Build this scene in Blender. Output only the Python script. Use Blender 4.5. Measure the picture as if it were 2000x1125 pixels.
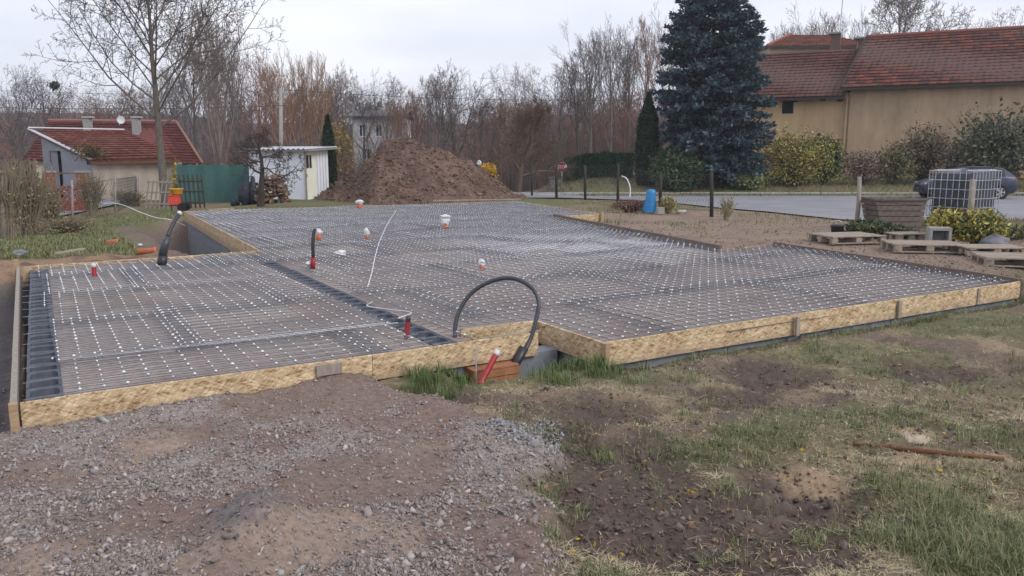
import bpy, math, random
import numpy as np
from mathutils import Vector, Matrix
R = math.radians
random.seed(7); rng = np.random.default_rng(7)

# ------------------------------------------------------------------ camera, sky, sun, exposure
scn = bpy.context.scene
for o in list(bpy.data.objects): bpy.data.objects.remove(o)
COL = scn.collection
FPX, YH, CH = 1530.0, 304.0, 1.6           # focal length in photo pixels, horizon row, eye height above slab top
PITCH = math.atan((562.5 - YH) / FPX)
cam = bpy.data.cameras.new('camera'); camo = bpy.data.objects.new('camera', cam); COL.objects.link(camo)
cam.sensor_width = 36; cam.lens = FPX / 2000 * 36; cam.clip_end = 6000; cam.clip_start = 0.05
camo.location = (0, 0, CH); camo.rotation_euler = (math.pi / 2 - PITCH, 0, 0)
scn.camera = camo
SUN_EL, SUN_AZ = R(38), R(125)             # azimuth clockwise from +Y
w = bpy.data.worlds.new('World'); scn.world = w; w.use_nodes = True
nt = w.node_tree; nd = nt.nodes; nd.clear()
out = nd.new('ShaderNodeOutputWorld'); bg = nd.new('ShaderNodeBackground'); bg.inputs[1].default_value = 0.1
sky = nd.new('ShaderNodeTexSky'); sky.sky_type = 'NISHITA'; sky.sun_disc = False
sky.sun_elevation = SUN_EL; sky.sun_rotation = SUN_AZ; sky.dust_density = 3
tc = nd.new('ShaderNodeTexCoord'); mp = nd.new('ShaderNodeMapping'); mp.inputs['Scale'].default_value = (1.2, 1.2, 4.5)
ns = nd.new('ShaderNodeTexNoise'); ns.inputs['Scale'].default_value = 1.6; ns.inputs['Detail'].default_value = 5; ns.inputs['Roughness'].default_value = .5
cr = nd.new('ShaderNodeValToRGB')          # the cloud layer: grey-lavender to white
cr.color_ramp.elements[0].position = .32; cr.color_ramp.elements[0].color = (.62, .67, .81, 1)
cr.color_ramp.elements[1].position = .66; cr.color_ramp.elements[1].color = (.92, .93, 1.0, 1)
mul = nd.new('ShaderNodeMixRGB'); mul.blend_type = 'MULTIPLY'; mul.inputs[0].default_value = 1; mul.inputs[2].default_value = (8.9, 8.9, 8.9, 1)
mix = nd.new('ShaderNodeMixRGB'); mix.inputs[0].default_value = .93
L = nt.links.new
L(tc.outputs['Generated'], mp.inputs[0]); L(mp.outputs[0], ns.inputs['Vector']); L(ns.outputs['Fac'], cr.inputs[0])
L(cr.outputs[0], mul.inputs[1]); L(sky.outputs[0], mix.inputs[1]); L(mul.outputs[0], mix.inputs[2]); L(mix.outputs[0], bg.inputs[0]); L(bg.outputs[0], out.inputs[0])
sl = bpy.data.lights.new('sun', 'SUN'); sl.energy = 1.3; sl.angle = R(25); sl.color = (1, .985, .96)
so = bpy.data.objects.new('sun', sl); COL.objects.link(so)
sd = Vector((math.sin(SUN_AZ) * math.cos(SUN_EL), math.cos(SUN_AZ) * math.cos(SUN_EL), math.sin(SUN_EL)))
so.rotation_euler = (-sd).to_track_quat('-Z', 'Y').to_euler()
vs = scn.view_settings; vs.view_transform = 'Standard'; vs.look = 'None'; vs.exposure = 0.48; vs.gamma = 1
scn.render.engine = 'CYCLES'
scn.cycles.max_bounces = 6; scn.cycles.diffuse_bounces = 3; scn.cycles.transparent_max_bounces = 8

# ------------------------------------------------------------------ survey helpers: photo measurement -> place on the site
CP, SP = math.cos(PITCH), math.sin(PITCH)
def ray(x, y):
    dx = (x - 1000) / FPX; dy = (562.5 - y) / FPX
    return Vector((dx, CP + dy * SP, -SP + dy * CP))
def W(x, y, z=0.0):
    d = ray(x, y); return Vector((0, 0, CH)) + d * ((z - CH) / d.z)
def D(x, y, Y):
    d = ray(x, y); return Vector((0, 0, CH)) + d * (Y / d.y)
AX = R(31); UX = np.array([math.cos(AX), math.sin(AX)]); VX = np.array([-math.sin(AX), math.cos(AX)])
A0 = np.array(W(45, 785)[:2])
def S(u, v, z=0.0):
    p = A0 + u * UX + v * VX; return Vector((p[0], p[1], z))
def sm(a, b, x):
    t = np.clip((np.asarray(x, float) - a) / (b - a), 0, 1); return t * t * (3 - 2 * t)
def _h(ix, iy, s):
    n = (ix * 374761393 + iy * 668265263 + s * 974711) & 0xffffffff
    n = ((n ^ (n >> 13)) * 1274126177) & 0xffffffff
    return ((n ^ (n >> 16)) & 0xffff) / 65535.0
def vn(x, y, s=0):
    x = np.asarray(x, float); y = np.asarray(y, float)
    ix = np.floor(x).astype(np.int64); iy = np.floor(y).astype(np.int64)
    fx = x - ix; fy = y - iy; fx = fx * fx * (3 - 2 * fx); fy = fy * fy * (3 - 2 * fy)
    a = _h(ix, iy, s); b = _h(ix + 1, iy, s); c = _h(ix, iy + 1, s); d = _h(ix + 1, iy + 1, s)
    return (a * (1 - fx) + b * fx) * (1 - fy) + (c * (1 - fx) + d * fx) * fy
def fbm(x, y, sc, s=0, o=4):
    r = 0; a = .5; t = 0
    for k in range(o):
        r = r + a * vn(np.asarray(x) * sc + 13.7 * k, np.asarray(y) * sc + 7.1 * k, s + k); t += a; a *= .5; sc *= 2.03
    return r / t

# ------------------------------------------------------------------ scene-object helpers
def tag(o, label=None, cat=None, group=None, kind=None):
    if label: o['label'] = label
    if cat: o['category'] = cat
    if group: o['group'] = group
    if kind: o['kind'] = kind
    return o
ORG = {}
def thing(name, label, cat, loc, group=None):
    o = bpy.data.objects.new(name, None); COL.objects.link(o); o.location = loc; o.empty_display_size = .1
    ORG[o.name] = Vector(loc); return tag(o, label, cat, group)
def V3(p): return Vector((p[0], p[1], p[2]))
class MB:
    """collects faces; build() links them as one mesh object"""
    def __init__(s): s.v = []; s.f = []; s.c = []; s.cc = (1, 1, 1)
    def add(s, vs, fs, c=None):
        b = len(s.v); s.v += [tuple(p) for p in vs]; s.f += [tuple(b + i for i in f) for f in fs]
        s.c += [c or s.cc] * len(vs); return s
    def box(s, c, size, rz=0, c_=None, tilt=None):
        M = Matrix.Rotation(rz, 3, 'Z')
        if tilt is not None: M = M @ tilt
        h = [x / 2 for x in size]; c = V3(c)
        vs = [c + M @ Vector((sx * h[0], sy * h[1], sz * h[2])) for sx in (-1, 1) for sy in (-1, 1) for sz in (-1, 1)]
        return s.add(vs, [(0, 1, 3, 2), (4, 6, 7, 5), (0, 4, 5, 1), (2, 3, 7, 6), (0, 2, 6, 4), (1, 5, 7, 3)], c_)
    def beam(s, a, b, wd, ht, up=(0, 0, 1), c_=None):
        a = V3(a); b = V3(b); t = (b - a).normalized(); sd = t.cross(Vector(up)).normalized(); u = sd.cross(t)
        vs = [p + sd * (sx * wd / 2) + u * (sz * ht / 2) for p in (a, b) for sx in (-1, 1) for sz in (-1, 1)]
        return s.add(vs, [(0, 1, 3, 2), (4, 6, 7, 5), (0, 4, 5, 1), (2, 3, 7, 6), (0, 2, 6, 4), (1, 5, 7, 3)], c_)
    def tube(s, pts, rad, n=6, cap=True, c_=None):
        pts = [V3(p) for p in pts]; m = len(pts)
        if not hasattr(rad, '__len__'): rad = [rad] * m
        vs = []; fs = []; ref = None
        for i, p in enumerate(pts):
            t = (pts[min(i + 1, m - 1)] - pts[max(i - 1, 0)])
            if t.length < 1e-9: t = Vector((0, 0, 1))
            t.normalize()
            if ref is None: ref = t.orthogonal().normalized()
            sd = (ref - t * ref.dot(t))
            if sd.length < 1e-6: sd = t.orthogonal()
            sd.normalize(); ref = sd; up = t.cross(sd)
            for k in range(n):
                a = 2 * math.pi * k / n; vs.append(p + (sd * math.cos(a) + up * math.sin(a)) * rad[i])
        for i in range(m - 1):
            for k in range(n): fs.append((i * n + k, i * n + (k + 1) % n, (i + 1) * n + (k + 1) % n, (i + 1) * n + k))
        if cap: fs.append(tuple(range(n - 1, -1, -1))); fs.append(tuple((m - 1) * n + k for k in range(n)))
        return s.add(vs, fs, c_)
    def lathe(s, c, prof, n=16, axis='z', c_=None):
        c = V3(c); vs = []; fs = []
        for r, z in prof:
            for k in range(n):
                a = 2 * math.pi * k / n; q = (r * math.cos(a), r * math.sin(a), z)
                if axis == 'y': q = (q[0], q[2], q[1])
                if axis == 'x': q = (q[2], q[0], q[1])
                vs.append(c + Vector(q))
        for i in range(len(prof) - 1):
            for k in range(n): fs.append((i * n + k, i * n + (k + 1) % n, (i + 1) * n + (k + 1) % n, (i + 1) * n + k))
        if prof[0][0] > 1e-5: fs.append(tuple(range(n - 1, -1, -1)))
        if prof[-1][0] > 1e-5: fs.append(tuple((len(prof) - 1) * n + k for k in range(n)))
        return s.add(vs, fs, c_)
    def quad(s, a, b, c, d, c_=None): return s.add([a, b, c, d], [(0, 1, 2, 3)], c_)
    def prism(s, poly, z0, z1, c_=None):
        n = len(poly); vs = [(p[0], p[1], z0) for p in poly] + [(p[0], p[1], z1) for p in poly]
        return s.add(vs, [tuple(range(n - 1, -1, -1)), tuple(range(n, 2 * n))] + [(i, (i + 1) % n, n + (i + 1) % n, n + i) for i in range(n)], c_)
    def slab(s, a, b, c, d, th, c_=None):
        a, b, c, d = map(V3, (a, b, c, d)); n = (b - a).cross(d - a).normalized() * th
        vs = [a, b, c, d, a + n, b + n, c + n, d + n]
        return s.add(vs, [(3, 2, 1, 0), (4, 5, 6, 7), (0, 1, 5, 4), (1, 2, 6, 5), (2, 3, 7, 6), (3, 0, 4, 7)], c_)
    def mesh(s, name, m, org=Vector((0, 0, 0)), smooth=False):
        me = bpy.data.meshes.new(name)
        me.from_pydata([(p[0] - org[0], p[1] - org[1], p[2] - org[2]) for p in s.v], [], s.f); me.validate()
        ca = me.color_attributes.new('Col', 'FLOAT_COLOR', 'POINT')
        if len(ca.data) == len(s.c):
            ca.data.foreach_set('color', np.array([(c[0], c[1], c[2], 1) for c in s.c], dtype=np.float32).ravel())
        if m: me.materials.append(m)
        if smooth: me.polygons.foreach_set('use_smooth', [True] * len(me.polygons))
        return me
    def build(s, name, m, parent=None, loc=None, smooth=False):
        if parent is not None: org = ORG[parent.name]
        else: org = Vector(loc) if loc is not None else Vector((0, 0, 0))
        o = bpy.data.objects.new(name, s.mesh(name, m, org, smooth)); COL.objects.link(o)
        ORG[o.name] = org
        if parent is not None: o.parent = parent
        else: o.location = org
        return o
def np_obj(name, V, Fq, C, m, parent=None, loc=(0, 0, 0), smooth=False):
    """large mesh from arrays: V (n,3), Fq (m,k) faces, C (n,3) colours"""
    me = bpy.data.meshes.new(name); V = np.asarray(V, np.float32); Fq = np.asarray(Fq, np.int32); k = Fq.shape[1]
    org = np.array(ORG[parent.name] if parent is not None else loc, np.float32)
    me.vertices.add(len(V)); me.vertices.foreach_set('co', (V - org).ravel())
    me.loops.add(Fq.size); me.loops.foreach_set('vertex_index', Fq.ravel())
    me.polygons.add(len(Fq)); me.polygons.foreach_set('loop_start', np.arange(0, Fq.size, k, dtype=np.int32))
    me.polygons.foreach_set('loop_total', np.full(len(Fq), k, np.int32))
    if smooth: me.polygons.foreach_set('use_smooth', np.ones(len(Fq), bool))
    me.update(calc_edges=True)
    ca = me.color_attributes.new('Col', 'FLOAT_COLOR', 'POINT')
    cc = np.ones((len(V), 4), np.float32); cc[:, :3] = C; ca.data.foreach_set('color', cc.ravel())
    me.materials.append(m)
    o = bpy.data.objects.new(name, me); COL.objects.link(o); ORG[o.name] = Vector(org)
    if parent is not None: o.parent = parent
    else: o.location = org
    return o
def dup(root, loc, rz=0, sc=(1, 1, 1), label=None, group=None):
    r = root.copy(); COL.objects.link(r); r.location = loc; r.rotation_euler = (0, 0, rz); r.scale = sc
    if label: r['label'] = label
    if group: r['group'] = group
    for ch in root.children:
        c = ch.copy(); COL.objects.link(c); c.parent = r
        for g in ch.children:
            d = g.copy(); COL.objects.link(d); d.parent = c
    return r

# ------------------------------------------------------------------ materials
def mat(name, c1, c2=None, rough=.8, scale=6, bump=0, bscale=None, metal=0, spec=.3, attr=False, objcol=False, stretch=(1, 1, 1), detail=6, dist=.02):
    m = bpy.data.materials.new(name); m.use_nodes = True; n = m.node_tree.nodes; l = m.node_tree.links.new
    b = n['Principled BSDF']; b.inputs['Roughness'].default_value = rough; b.inputs['Metallic'].default_value = metal
    b.inputs['Specular IOR Level'].default_value = spec
    tc = n.new('ShaderNodeTexCoord'); mp = n.new('ShaderNodeMapping'); mp.inputs['Scale'].default_value = stretch
    l(tc.outputs['Object'], mp.inputs[0])
    no = n.new('ShaderNodeTexNoise'); no.inputs['Scale'].default_value = scale; no.inputs['Detail'].default_value = detail; no.inputs['Roughness'].default_value = .65
    l(mp.outputs[0], no.inputs['Vector'])
    c2 = c2 or tuple(x * .7 for x in c1)
    r = n.new('ShaderNodeValToRGB'); r.color_ramp.elements[0].position = .3; r.color_ramp.elements[1].position = .7
    r.color_ramp.elements[0].color = (*c2, 1); r.color_ramp.elements[1].color = (*c1, 1)
    l(no.outputs['Fac'], r.inputs[0]); col = r.outputs[0]
    if attr:
        a = n.new('ShaderNodeVertexColor'); a.layer_name = 'Col'; x = n.new('ShaderNodeMixRGB'); x.blend_type = 'MULTIPLY'; x.inputs[0].default_value = 1
        l(col, x.inputs[1]); l(a.outputs[0], x.inputs[2]); col = x.outputs[0]
    if objcol:
        a = n.new('ShaderNodeObjectInfo'); x = n.new('ShaderNodeMixRGB'); x.blend_type = 'MULTIPLY'; x.inputs[0].default_value = 1
        l(col, x.inputs[1]); l(a.outputs['Color'], x.inputs[2]); col = x.outputs[0]
    l(col, b.inputs['Base Color'])
    if bump:
        n2 = n.new('ShaderNodeTexNoise'); n2.inputs['Scale'].default_value = bscale or scale * 4; n2.inputs['Detail'].default_value = 5; n2.inputs['Roughness'].default_value = .7
        l(mp.outputs[0], n2.inputs['Vector']); bm = n.new('ShaderNodeBump'); bm.inputs['Strength'].default_value = bump; bm.inputs['Distance'].default_value = dist
        l(n2.outputs['Fac'], bm.inputs['Height']); l(bm.outputs[0], b.inputs['Normal'])
    return m
def osb_mat():
    m = bpy.data.materials.new('osb'); m.use_nodes = True; n = m.node_tree.nodes; l = m.node_tree.links.new
    b = n['Principled BSDF']; b.inputs['Roughness'].default_value = .75; b.inputs['Specular IOR Level'].default_value = .25
    tc = n.new('ShaderNodeTexCoord'); oi = n.new('ShaderNodeObjectInfo')
    add = n.new('ShaderNodeVectorMath'); add.operation = 'ADD'; l(tc.outputs['Object'], add.inputs[0])
    cm = n.new('ShaderNodeCombineXYZ'); mu = n.new('ShaderNodeMath'); mu.operation = 'MULTIPLY'; mu.inputs[1].default_value = 40
    l(oi.outputs['Random'], mu.inputs[0]); l(mu.outputs[0], cm.inputs[0]); l(mu.outputs[0], cm.inputs[2]); l(cm.outputs[0], add.inputs[1])
    cols = []
    for k, (ang, sx, sz) in enumerate(((.12, 13, 80), (-.42, 15, 92), (.8, 18, 75))):
        mp = n.new('ShaderNodeMapping'); mp.inputs['Rotation'].default_value = (0, ang, 0); mp.inputs['Location'].default_value = (k * 3.3, 0, k)
        l(add.outputs[0], mp.inputs[0])
        m2 = n.new('ShaderNodeMapping'); m2.inputs['Scale'].default_value = (sx, 1, sz); l(mp.outputs[0], m2.inputs[0])
        vo = n.new('ShaderNodeTexVoronoi'); vo.inputs['Scale'].default_value = 1; l(m2.outputs[0], vo.inputs['Vector'])
        sp = n.new('ShaderNodeSeparateColor'); l(vo.outputs['Color'], sp.inputs[0]); cols.append(sp.outputs[0])
    mx = n.new('ShaderNodeMath'); mx.operation = 'ADD'; l(cols[0], mx.inputs[0]); l(cols[1], mx.inputs[1])
    m3 = n.new('ShaderNodeMath'); m3.operation = 'ADD'; l(mx.outputs[0], m3.inputs[0]); l(cols[2], m3.inputs[1])
    m4 = n.new('ShaderNodeMath'); m4.operation = 'MULTIPLY'; m4.inputs[1].default_value = .3333; l(m3.outputs[0], m4.inputs[0])
    r = n.new('ShaderNodeValToRGB'); e = r.color_ramp.elements
    e[0].position = .15; e[0].color = (.22, .12, .05, 1); e[1].position = .8; e[1].color = (.78, .62, .42, 1)
    x = e.new(.4); x.color = (.50, .37, .22, 1); x = e.new(.62); x.color = (.60, .455, .285, 1)
    l(m4.outputs[0], r.inputs[0])
    no = n.new('ShaderNodeTexNoise'); no.inputs['Scale'].default_value = 2.2; no.inputs['Detail'].default_value = 5; l(add.outputs[0], no.inputs['Vector'])
    r2 = n.new('ShaderNodeValToRGB'); r2.color_ramp.elements[0].position = .3; r2.color_ramp.elements[0].color = (.8, .76, .72, 1); r2.color_ramp.elements[1].position = .6; r2.color_ramp.elements[1].color = (1, 1, 1, 1)
    l(no.outputs['Fac'], r2.inputs[0])
    x = n.new('ShaderNodeMixRGB'); x.blend_type = 'MULTIPLY'; x.inputs[0].default_value = 1; l(r.outputs[0], x.inputs[1]); l(r2.outputs[0], x.inputs[2])
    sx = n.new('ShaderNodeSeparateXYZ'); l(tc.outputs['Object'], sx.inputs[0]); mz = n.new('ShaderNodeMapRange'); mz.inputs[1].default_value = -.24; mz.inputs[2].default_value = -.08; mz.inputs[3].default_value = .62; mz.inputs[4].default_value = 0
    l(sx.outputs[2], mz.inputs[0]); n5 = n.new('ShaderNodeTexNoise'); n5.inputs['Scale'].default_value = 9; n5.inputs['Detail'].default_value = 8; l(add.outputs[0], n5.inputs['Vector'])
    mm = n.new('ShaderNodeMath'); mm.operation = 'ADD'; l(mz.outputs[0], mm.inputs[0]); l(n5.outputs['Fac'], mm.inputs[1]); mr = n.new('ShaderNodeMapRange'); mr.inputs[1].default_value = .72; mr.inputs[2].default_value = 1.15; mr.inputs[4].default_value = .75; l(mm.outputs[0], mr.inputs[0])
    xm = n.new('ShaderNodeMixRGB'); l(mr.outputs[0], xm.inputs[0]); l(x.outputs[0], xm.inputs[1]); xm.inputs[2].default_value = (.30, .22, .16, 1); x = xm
    l(x.outputs[0], b.inputs['Base Color'])
    bm = n.new('ShaderNodeBump'); bm.inputs['Strength'].default_value = .2; bm.inputs['Distance'].default_value = .003; l(m4.outputs[0], bm.inputs['Height']); l(bm.outputs[0], b.inputs['Normal'])
    return m
def ground_mat():
    m = bpy.data.materials.new('ground_soil'); m.use_nodes = True; n = m.node_tree.nodes; l = m.node_tree.links.new
    b = n['Principled BSDF']; b.inputs['Roughness'].default_value = .95; b.inputs['Specular IOR Level'].default_value = .15
    tc = n.new('ShaderNodeTexCoord'); a = n.new('ShaderNodeVertexColor'); a.layer_name = 'Col'
    no = n.new('ShaderNodeTexNoise'); no.inputs['Scale'].default_value = 26; no.inputs['Detail'].default_value = 8; no.inputs['Roughness'].default_value = .75
    l(tc.outputs['Object'], no.inputs['Vector'])
    r = n.new('ShaderNodeValToRGB'); r.color_ramp.elements[0].position = .28; r.color_ramp.elements[0].color = (.55, .53, .52, 1); r.color_ramp.elements[1].position = .7; r.color_ramp.elements[1].color = (1.3, 1.3, 1.3, 1)
    l(no.outputs['Fac'], r.inputs[0])
    x = n.new('ShaderNodeMixRGB'); x.blend_type = 'MULTIPLY'; x.inputs[0].default_value = 1; l(a.outputs[0], x.inputs[1]); l(r.outputs[0], x.inputs[2])
    l(x.outputs[0], b.inputs['Base Color'])
    n2 = n.new('ShaderNodeTexNoise'); n2.inputs['Scale'].default_value = 45; n2.inputs['Detail'].default_value = 8; n2.inputs['Roughness'].default_value = .8; l(tc.outputs['Object'], n2.inputs['Vector'])
    bm = n.new('ShaderNodeBump'); bm.inputs['Strength'].default_value = .7; bm.inputs['Distance'].default_value = .025; l(n2.outputs['Fac'], bm.inputs['Height']); l(bm.outputs[0], b.inputs['Normal'])
    return m
M = {}
M['ground'] = ground_mat(); M['osb'] = osb_mat()
M['vcol'] = mat('coloured_matte', (1, 1, 1), (.82, .82, .82), .9, 30, .25, 60, attr=True, spec=.15)
M['leaf'] = mat('leaf', (1, 1, 1), (.8, .8, .8), .65, 9, attr=True, spec=.2)
M['heap'] = mat('heap_soil', (1.15, 1.15, 1.15), (.6, .58, .58), .95, 5, .9, 9, attr=True, spec=.1, detail=10, dist=.12)
M['fill'] = mat('fill_gravel', (1.12, 1.12, 1.12), (.72, .7, .7), .95, 30, .6, 70, attr=True, spec=.15, dist=.01, detail=9)
M['block'] = mat('block_concrete', (.125, .135, .165), (.075, .08, .1), .9, 12, .4, 90, dist=.004)
M['wallblock'] = mat('wall_concrete', (.24, .255, .29), (.165, .175, .20), .9, 7, .4, 60, dist=.006)
M['steel'] = mat('rebar_steel', (.30, .31, .35), (.15, .15, .165), .42, 14, metal=.6, spec=.5)
M['node'] = mat('weld_node', (.92, .92, .94), (.8, .8, .83), .35, 20, spec=.5)
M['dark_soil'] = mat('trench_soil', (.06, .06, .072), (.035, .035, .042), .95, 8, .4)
M['wood'] = mat('timber', (.46, .33, .2), (.28, .19, .11), .8, 9, .3, 40, stretch=(1, 1, 6), dist=.005)
M['greywood'] = mat('weathered_timber', (.38, .33, .285), (.2, .165, .14), .85, 7, .35, 30, stretch=(5, 5, 1), dist=.006)
M['palewood'] = mat('pallet_timber', (.40, .335, .27), (.22, .175, .14), .85, 8, .3, 30, dist=.004)
M['darkpost'] = mat('tarred_post', (.06, .05, .045), (.03, .026, .024), .85, 8, .4, 30, stretch=(4, 4, 1))
M['black'] = mat('black_plastic', (.03, .031, .036), (.02, .02, .024), .42, 8, spec=.5)
M['greyhose'] = mat('pe_pipe', (.055, .058, .07), (.035, .037, .045), .35, 8, spec=.5)
M['red'] = mat('red_conduit', (.36, .022, .03), (.25, .016, .02), .5, 8, spec=.4)
M['orange'] = mat('kg_pipe', (.60, .165, .075), (.48, .12, .055), .5, 6, spec=.4)
M['whiteplastic'] = mat('white_plastic', (.74, .74, .75), (.52, .52, .54), .45, 8, .3, 14, spec=.4)
M['asphalt'] = mat('asphalt', (.27, .265, .285), (.195, .19, .205), .9, .6, .3, 60, detail=9, dist=.005)
M['kerb'] = mat('kerb_concrete', (.5, .49, .48), (.36, .35, .34), .9, 5, .2)
M['barn'] = mat('barn_render', (.57, .42, .275), (.38, .275, .185), .95, .55, .3, 14, detail=9, stretch=(1, 1, .6))
def stain(m, lo=.84):
    n = m.node_tree.nodes; l = m.node_tree.links.new; b = n['Principled BSDF']; src = b.inputs['Base Color'].links[0].from_socket
    tc = n.new('ShaderNodeTexCoord'); mp = n.new('ShaderNodeMapping'); mp.inputs['Scale'].default_value = (1.6, 1.6, .22); l(tc.outputs['Object'], mp.inputs[0])
    no = n.new('ShaderNodeTexNoise'); no.inputs['Scale'].default_value = 1.4; no.inputs['Detail'].default_value = 9; no.inputs['Roughness'].default_value = .7; l(mp.outputs[0], no.inputs['Vector'])
    r = n.new('ShaderNodeValToRGB'); r.color_ramp.elements[0].position = .36; r.color_ramp.elements[0].color = (lo, lo, lo * 1.03, 1); r.color_ramp.elements[1].position = .6; r.color_ramp.elements[1].color = (1, 1, 1, 1); l(no.outputs['Fac'], r.inputs[0])
    x = n.new('ShaderNodeMixRGB'); x.blend_type = 'MULTIPLY'; x.inputs[0].default_value = 1; l(src, x.inputs[1]); l(r.outputs[0], x.inputs[2]); l(x.outputs[0], b.inputs['Base Color'])
stain(M['barn'])
M['cream'] = mat('cream_render', (.66, .57, .46), (.46, .37, .29), .95, 1.1, .35, 12, detail=9)
M['greyrender'] = mat('grey_render', (.30, .31, .345), (.23, .235, .265), .95, 1.2, .2)
M['white'] = mat('white_paint', (.80, .81, .83), (.68, .69, .72), .6, 2)
M['doorcream'] = mat('cream_paint', (.80, .79, .66), (.72, .70, .57), .6, 2)
M['tile'] = mat('clay_tile', (1, 1, 1), (.74, .74, .76), .85, 2.2, .3, 18, attr=True, detail=8)
M['brick'] = mat('brick', (.33, .095, .06), (.22, .06, .042), .9, 9, .4)
M['farwhite'] = mat('aged_white_render', (.56, .56, .57), (.42, .42, .43), .9, .7)
M['clay'] = mat('clay_block', (.42, .19, .10), (.30, .13, .07), .9, 9, .4)
M['oldbrick'] = mat('old_brick', (.17, .105, .09), (.11, .075, .068), .9, 6, .4)
M['barn_left'] = mat('barn_render_ochre', (.66, .475, .27), (.47, .33, .195), .95, .6, .3, 14, detail=9, stretch=(1, 1, .6))
stain(M['barn_left'], .87); stain(M['cream'], .8)
M['binwood'] = mat('dark_weathered_timber', (.22, .175, .145), (.12, .092, .078), .9, 7, .4, 30, stretch=(1, 1, 5))
M['cement'] = mat('cement', (.36, .35, .34), (.25, .24, .235), .95, 5, .3)
M['flash'] = mat('zinc', (.55, .57, .62), (.42, .44, .48), .4, 4, metal=.4)
M['glass'] = mat('window_glass', (.02, .024, .03), (.014, .016, .02), .06, 3, spec=.6)
M['dark'] = mat('dark_interior', (.02, .02, .024), (.012, .012, .014), .9, 4)
M['net'] = mat('green_net', (.07, .165, .148), (.05, .125, .115), .8, 5, .3, 12)
M['carpaint'] = mat('car_paint', (.03, .042, .072), (.026, .037, .064), .3, 2, spec=.45)
M['tyre'] = mat('tyre', (.022, .022, .024), None, .85, 12)
M['alloy'] = mat('alloy', (.55, .56, .58), (.45, .46, .48), .35, 5, metal=.6)
M['lamp_red'] = mat('tail_lamp', (.3, .02, .02), None, .2, 5, spec=.6)
M['lamp_clear'] = mat('head_lamp', (.6, .62, .65), None, .15, 5, spec=.7)
M['galv'] = mat('galvanised', (.60, .61, .64), (.42, .43, .46), .4, 6, metal=.35, spec=.5)
M['tank'] = mat('tank_plastic', (.045, .05, .075), (.03, .033, .05), .35, 3, spec=.5)
M['tarp'] = mat('tarp_dark', (.035, .042, .065), (.02, .025, .04), .5, 4, .5, 8)
M['blue'] = mat('blue_film', (.015, .23, .50), (.01, .14, .36), .35, 4, .6, 9, spec=.5)
M['sack'] = mat('grey_sack', (.20, .20, .23), (.13, .13, .15), .55, 5, .5, 9)
M['yellow'] = mat('yellow_tub', (.72, .36, .035), (.6, .28, .03), .45, 5)
M['redtub'] = mat('red_tub', (.68, .085, .06), (.55, .06, .045), .45, 5)
M['signred'] = mat('sign_red', (.42, .018, .035), (.36, .015, .03), .45, 4)
M['rust'] = mat('rusty_pipe', (.22, .105, .055), (.12, .055, .03), .9, 9, .5, 40)
M['bark'] = mat('bark', (.21, .19, .165), (.10, .09, .08), .95, 9, .5, 26, objcol=True, stretch=(2, 2, .5))
M['twig'] = mat('twig', (.21, .185, .17), (.145, .125, .115), .95, 3, objcol=True, spec=.1)
M['farwood'] = mat('far_twigs', (.17, .145, .145), (.12, .10, .105), .95, .08, attr=True, spec=.1)
M['needle'] = mat('needles', (1, 1, 1), (.75, .75, .75), .7, 5, attr=True, spec=.15)
M['wire'] = mat('wire', (.05, .05, .055), None, .6, 5)

# ------------------------------------------------------------------ slab outline (u, v) measured on site axes
def UV(px, py, z=0.0):
    d = np.array(W(px, py, z)[:2]) - A0; return (float(d @ UX), float(d @ VX))
P_A = (0, 0); P_J = (-.1, 7.5); P_I = (3.37, 7.66); P_H = (3.85, 18.75)
P_G = UV(1010, 393); P_FC = UV(1170, 418); P_FB = UV(1080, 423); P_E2 = UV(1405, 487); P_E1 = UV(1510, 476); P_D = (10.95, -.72); P_C = (4.31, -.63)
P_B = (4.31, .47); P_B0 = (3.47, .47); P_A4 = (3.47, .02)
POLY = [P_A, P_A4, P_B0, P_B, P_C, P_D, P_E1, P_E2, P_FB, P_FC, P_G, P_H, P_I, P_J]
POLYXY = np.array([S(*q)[:2] for q in POLY])
def inpoly(x, y, P):
    x = np.asarray(x); y = np.asarray(y); r = np.zeros(x.shape, bool); n = len(P)
    for i in range(n):
        x1, y1 = P[i]; x2, y2 = P[(i + 1) % n]
        c = ((y1 > y) != (y2 > y)) & (x < (x2 - x1) * (y - y1) / (y2 - y1 + 1e-12) + x1); r ^= c
    return r
def polydist(x, y, P):
    x = np.asarray(x, float); y = np.asarray(y, float); d = np.full(x.shape, 1e9); n = len(P)
    for i in range(n):
        ax, ay = P[i]; bx, by = P[(i + 1) % n]; ex, ey = bx - ax, by - ay
        t = np.clip(((x - ax) * ex + (y - ay) * ey) / (ex * ex + ey * ey), 0, 1)
        d = np.minimum(d, np.hypot(x - ax - t * ex, y - ay - t * ey))
    return d

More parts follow.
